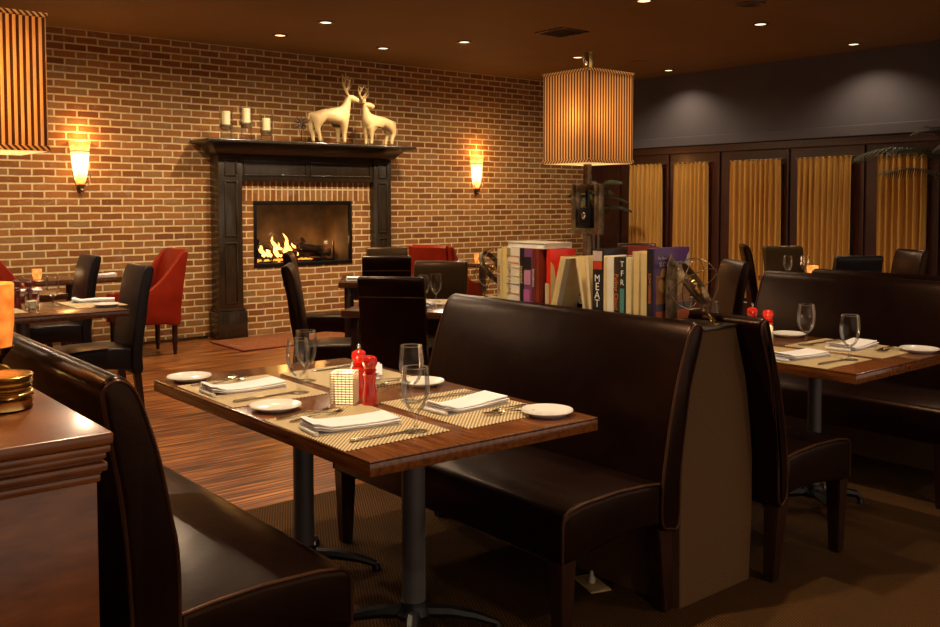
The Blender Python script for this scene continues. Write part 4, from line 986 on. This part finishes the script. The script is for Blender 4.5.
# scarlet book turned so that its front cover shows
b = book('scarlet book with its front cover turned to the viewer', 2.744, 2.717, .239, RD, .125, 2.652, 0, rz=-.22)
bm = NB(); prism(bm, [(.004, .0), (.06, .0), (.055, .06), (.03, .11), (.02, .17), (.004, .19)], 'y', -.0008, .0003, 0); obj('cover_picture', bm, CR, b, 0)
patch(b, CR, .001, .028, .0, .10)
b = book('large cream book leaning right at the middle of the row', 2.694, 2.664, .215, TAN, .12, 2.634, .26)
bm = NB(); bx(bm, .0, .03, -.0006, .0002, .002, .213); obj('pale_cover_strip', bm, WH, b, 0)
b = book('thin tan book leaning left, left of the pair beside MEAT', 2.513, 2.497, .225, TAN, .13, 2.634, -.20, True)
b = book('second thin tan book leaning left against MEAT', 2.486, 2.466, .225, TAN, .14, 2.634, -.10, True)
for b_ in bpy.data.objects:
    pass
b = book('black book whose spine reads MEAT in white capitals', 2.461, 2.406, .252, BK)
for i, ch in enumerate('MEAT'): text_mesh(ch, .042 if ch != 'M' else .038, WHITE, b, (-.005, .027, .140-.032*i), su)
patch(b, plain((.5, .05, .02), .4), .004, .05, .175, .205, name='printed_photo'); patch(b, plain((.55, .42, .35), .4), .004, .05, .207, .245, name='printed_photo')
b = book('cream book with a speckled spine right of MEAT', 2.403, 2.354, .228, WH, .125)
patch(b, CR, .030, .046, .004, .224)
b = book('dark brown book with orange lettering reading Falling Cloud', 2.353, 2.324, .226, plain((.045, .03, .02), .4), .125); text_mesh('Falling Cloud', .026, ORG, b, (-.005, .014, .095), sr)
b = book('black and teal book with tall pale capitals on its spine', 2.323, 2.295, .226, plain((.02, .028, .026), .4), .125)
for i, ch in enumerate('TFR'): text_mesh(ch, .030, WHITE, b, (-.005, .014, .200-.034*i), su)
patch(b, TEAL, .004, .024, .02, .11, name='printed_photo')
b = book('plain cream book closing the low group right of the teal book', 2.294, 2.266, .228, CR, .125)
t = thing('book', 'dark red book standing behind the low cream group', 'book', (2.763, 2.27, ZS), 0, 'books on the divider')
bm = NB(); bx(bm, 0, .003, 0, .132, 0, .262, .0008); bx(bm, .027, .03, 0, .132, 0, .262, .0008); bx(bm, .003, .027, .129, .132, 0, .262); obj('cover', bm, DR, t, 0)
bm = NB(); bx(bm, .0033, .0267, .002, .1287, .004, .258); obj('pages', bm, PAGE, t, 0)
b = book('tan book with page edges outward, left of the pair beside the purple book', 2.264, 2.232, .250, TAN, .16, fore=True, pagecol=TAN)
b = book('tan book with page edges outward, right of the pair beside the purple book', 2.230, 2.193, .250, TAN, .16, fore=True, pagecol=TAN)
b = book('purple cookbook with a photographic front cover behind the armillary ornament', 2.190, 2.160, .265, VI, .205, 2.628)
patch(b, BK, .002, .028, .0, .262)
text_mesh('SLOW COOKING', .014, ORG, b, (-.0052, .015, .12), sr)
def face(x0, x1, z0, z1, mat, nm='cover_picture', k=0):
    bm = NB(); bx(bm, x0, x1, -.0006-.0002*k, .0004, z0, z1); return obj(nm, bm, mat, b, 0)
face(.012, .205, .0, .035, plain((.62, .16, .06), .35), k=1); face(.012, .205, .036, .062, plain((.10, .09, .10), .35)); face(.012, .205, .062, .165, plain((.42, .16, .05), .35))
bm = NB()
for x_, z_, rx, rz_ in ((.06, .13, .035, .03), (.055, .17, .02, .022), (.13, .12, .035, .035), (.10, .085, .03, .02)):
    prism(bm, [(x_+rx*math.cos(2*PI*k/18), z_+rz_*math.sin(2*PI*k/18)) for k in range(18)], 'y', -.0014, .0)
obj('cover_picture', bm, plain((.72, .40, .12), .35), b, 0)
bm = NB(); prism(bm, [(.06, .064), (.085, .064), (.09, .11), (.075, .12), (.058, .10)], 'y', -.0016, 0); prism(bm, [(.165, .18), (.203, .18), (.203, .25), (.19, .235)], 'y', -.0012, 0); obj('cover_picture', bm, plain((.80, .70, .50), .35), b, 0)
fr = Matrix.Identity(3); fr.col[0] = Vector((1, 0, 0)); fr.col[1] = Vector((0, 0, 1)); fr.col[2] = Vector((0, -1, 0)); fr = fr.to_euler()
text_mesh('The New', .013, WHITE, b, (.045, -.0008, .228), fr); text_mesh('SLOW COOKER', .022, WHITE, b, (.108, -.0008, .205), fr)

# armillary bookends
def armillary(label, y, sg):
    t = thing('armillary_bookend', label, 'bookend', (2.755, y, ZS), 0, 'armillary bookends'); s = sg
    bm = NB(); bx(bm, -.078, -.015, -.003, .003, .006, .15, .001); bx(bm, -.078, -.015, -.045*1 if s > 0 else -.003, .003 if s > 0 else .045, 0, .006, .001)
    P = [(-.078, .15), (-.015, .15), (-.02, .19), (-.035, .225), (-.05, .24), (-.07, .20)]; prism(bm, P, 'y', -.003, .003, .0005, 1); obj('upright_plate', bm, MT['bronze'], t)
    c = Vector((-.035, -.088*s, .140)); R0 = .092; tilt = Matrix.Rotation(.9, 3, 'X') @ Matrix.Rotation(.35, 3, 'Y')
    bm = NB()
    for ax, r_ in ((Matrix.Identity(3), R0*.98), (Matrix.Rotation(PI/2, 3, 'X'), R0), (Matrix.Rotation(PI/2, 3, 'Y'), R0*.99), (Matrix.Rotation(PI/4, 3, 'X'), R0*.97)):
        tube(bm, [c+tilt @ (ax @ Vector((r_*math.cos(2*PI*k/36), r_*math.sin(2*PI*k/36), 0))) for k in range(36)], .0016, 6, closed=True)
    obj('wire_rings', bm, MT['bronze'], t, 60)
    bm = NB(); t_ = NB(); A = []
    for k in range(40):
        a = 2*PI*k/40
        for rr, zz in ((R0*.86, -.012), (R0*.90, -.012), (R0*.90, .012), (R0*.86, .012)): A.append(t_.verts.new(c+tilt @ Vector((rr*math.cos(a), rr*math.sin(a), zz))))
    for k in range(40):
        for j in range(4): t_.faces.new((A[4*k+j], A[4*k+(j+1) % 4], A[4*((k+1) % 40)+(j+1) % 4], A[4*((k+1) % 40)+j]))
    bmesh.ops.recalc_face_normals(t_, faces=t_.faces[:]); merge(bm, t_); obj('zodiac_band', bm, MT['bronze'], t, 40)
    bm = NB(); bmesh.ops.create_icosphere(bm, subdivisions=3, radius=.016, matrix=Matrix.Translation(c)); obj('centre_ball', bm, MT['brass'], t, 60)
    bm = NB(); p0 = c+Vector((-.02, .05*s, .045)); p1 = Vector((-.02, -.165*s, .012)); tube(bm, [p0, p1], .0022, 7)
    d = (p1-p0).normalized(); n_ = Vector((1, 0, 0))
    for sg_ in (-1, 1): tube(bm, [p1-d*.03, p1-d*.015+n_*.012*sg_, p1+n_*.011*sg_], .002, 5)
    obj('arrow_shaft', bm, MT['brass'], t, 60)
    bm = NB(); bx(bm, -.036, -.004, -.17*s-.014, -.17*s+.014, 0, .004, .001); bx(bm, -.023, -.017, -.166*s-.003, -.166*s+.003, .004, .018); obj('foot', bm, MT['brass'], t)
armillary('bronze armillary sphere bookend in front of the purple book at the right', 2.145, 1)
armillary('dark bronze armillary sphere bookend at the left end of the row of books', 3.06, -1)

# floor socket plate with plug
t = thing('floor_outlet', 'small beige outlet plate with a clear plug on the carpet under the middle bench', 'outlet', (2.44, 2.28, .0005), -.35)
bm = NB(); bx(bm, -.04, .04, -.075, .075, 0, .006, .002); obj('plate', bm, plain((.6, .45, .22), .5), t)
bm = NB(); lathe(bm, [(0, .0065), (.012, .0065), (.014, .02), (.008, .032), (.004, .05), (0, .05)], 12); obj('plug', bm, MT['offwhite'], t)

# ------------------------------------------------------------------ palms
def palm(label, x, y, H, n, spread, seed):
    rnd = random.Random(seed); t = thing('potted_palm', label, 'potted plant', (x, y, 0), 0, 'potted palms')
    bm = NB(); lathe(bm, [(0, .001), (.13, .001), (.17, .15), (.19, .34), (.20, .36), (.18, .365), (.165, .33), (0, .32)], 28); obj('pot', bm, MT['pot'], t, 50)
    bm = NB()
    for k in range(3): tube(bm, [(.03*math.cos(k*2.1), .03*math.sin(k*2.1), .32), (.05*math.cos(k*2.1), .05*math.sin(k*2.1), H*.5), (.07*math.cos(k*2.1), .07*math.sin(k*2.1), H*.68)], [.022, .018, .012], 8)
    obj('stem', bm, MT['trunk'], t, 60)
    for k in range(n):
        a = 2*PI*k/n+rnd.uniform(-.2, .2); L = spread*rnd.uniform(.8, 1.1); e = rnd.uniform(.25, 1.2); z0 = H*rnd.uniform(.55, .68)
        bm = NB(); pts = []; N = 16; d = Vector((math.cos(a), math.sin(a), 0)); sd = Vector((-d.y, d.x, 0))
        for i in range(N+1):
            u = i/N; pts.append(Vector((0, 0, z0))+d*(L*u*math.cos(e*.55))+Vector((0, 0, L*(u*math.sin(e)*1.0-.55*u*u))))
        tube(bm, pts, [.006*(1-.8*i/N) for i in range(N+1)], 5)
        for i in range(3, N+1):
            for hh in (0, .5):
                p = pts[i-1].lerp(pts[i], hh); ll = L*.34*math.sin(PI*(.12+.80*(i+hh)/N))**.7; tg = (pts[i]-pts[i-1]).normalized()
                for sg in (-1, 1):
                    q = sd*sg*.8+tg*.65; q.normalize(); w_ = .007; m_ = p+q*ll*.5+Vector((0, 0, .01)); e_ = p+q*ll-Vector((0, 0, ll*.35)); nn = q.cross(Vector((0, 0, 1))).normalized()
                    vs = [bm.verts.new(v) for v in (p, m_+nn*w_, e_, m_-nn*w_)]; bm.faces.new(vs)
        bmesh.ops.recalc_face_normals(bm, faces=bm.faces[:]); obj('frond', bm, MT['leaf'], t, 0)
    return t
palm('palm whose fronds reach in from the right edge in front of the curtains', 8.45, 3.55, 2.55, 14, .9, 3)
palm('dark palm in the far corner behind the tall striped lamp', 8.80, 8.15, 2.2, 12, .5, 5)
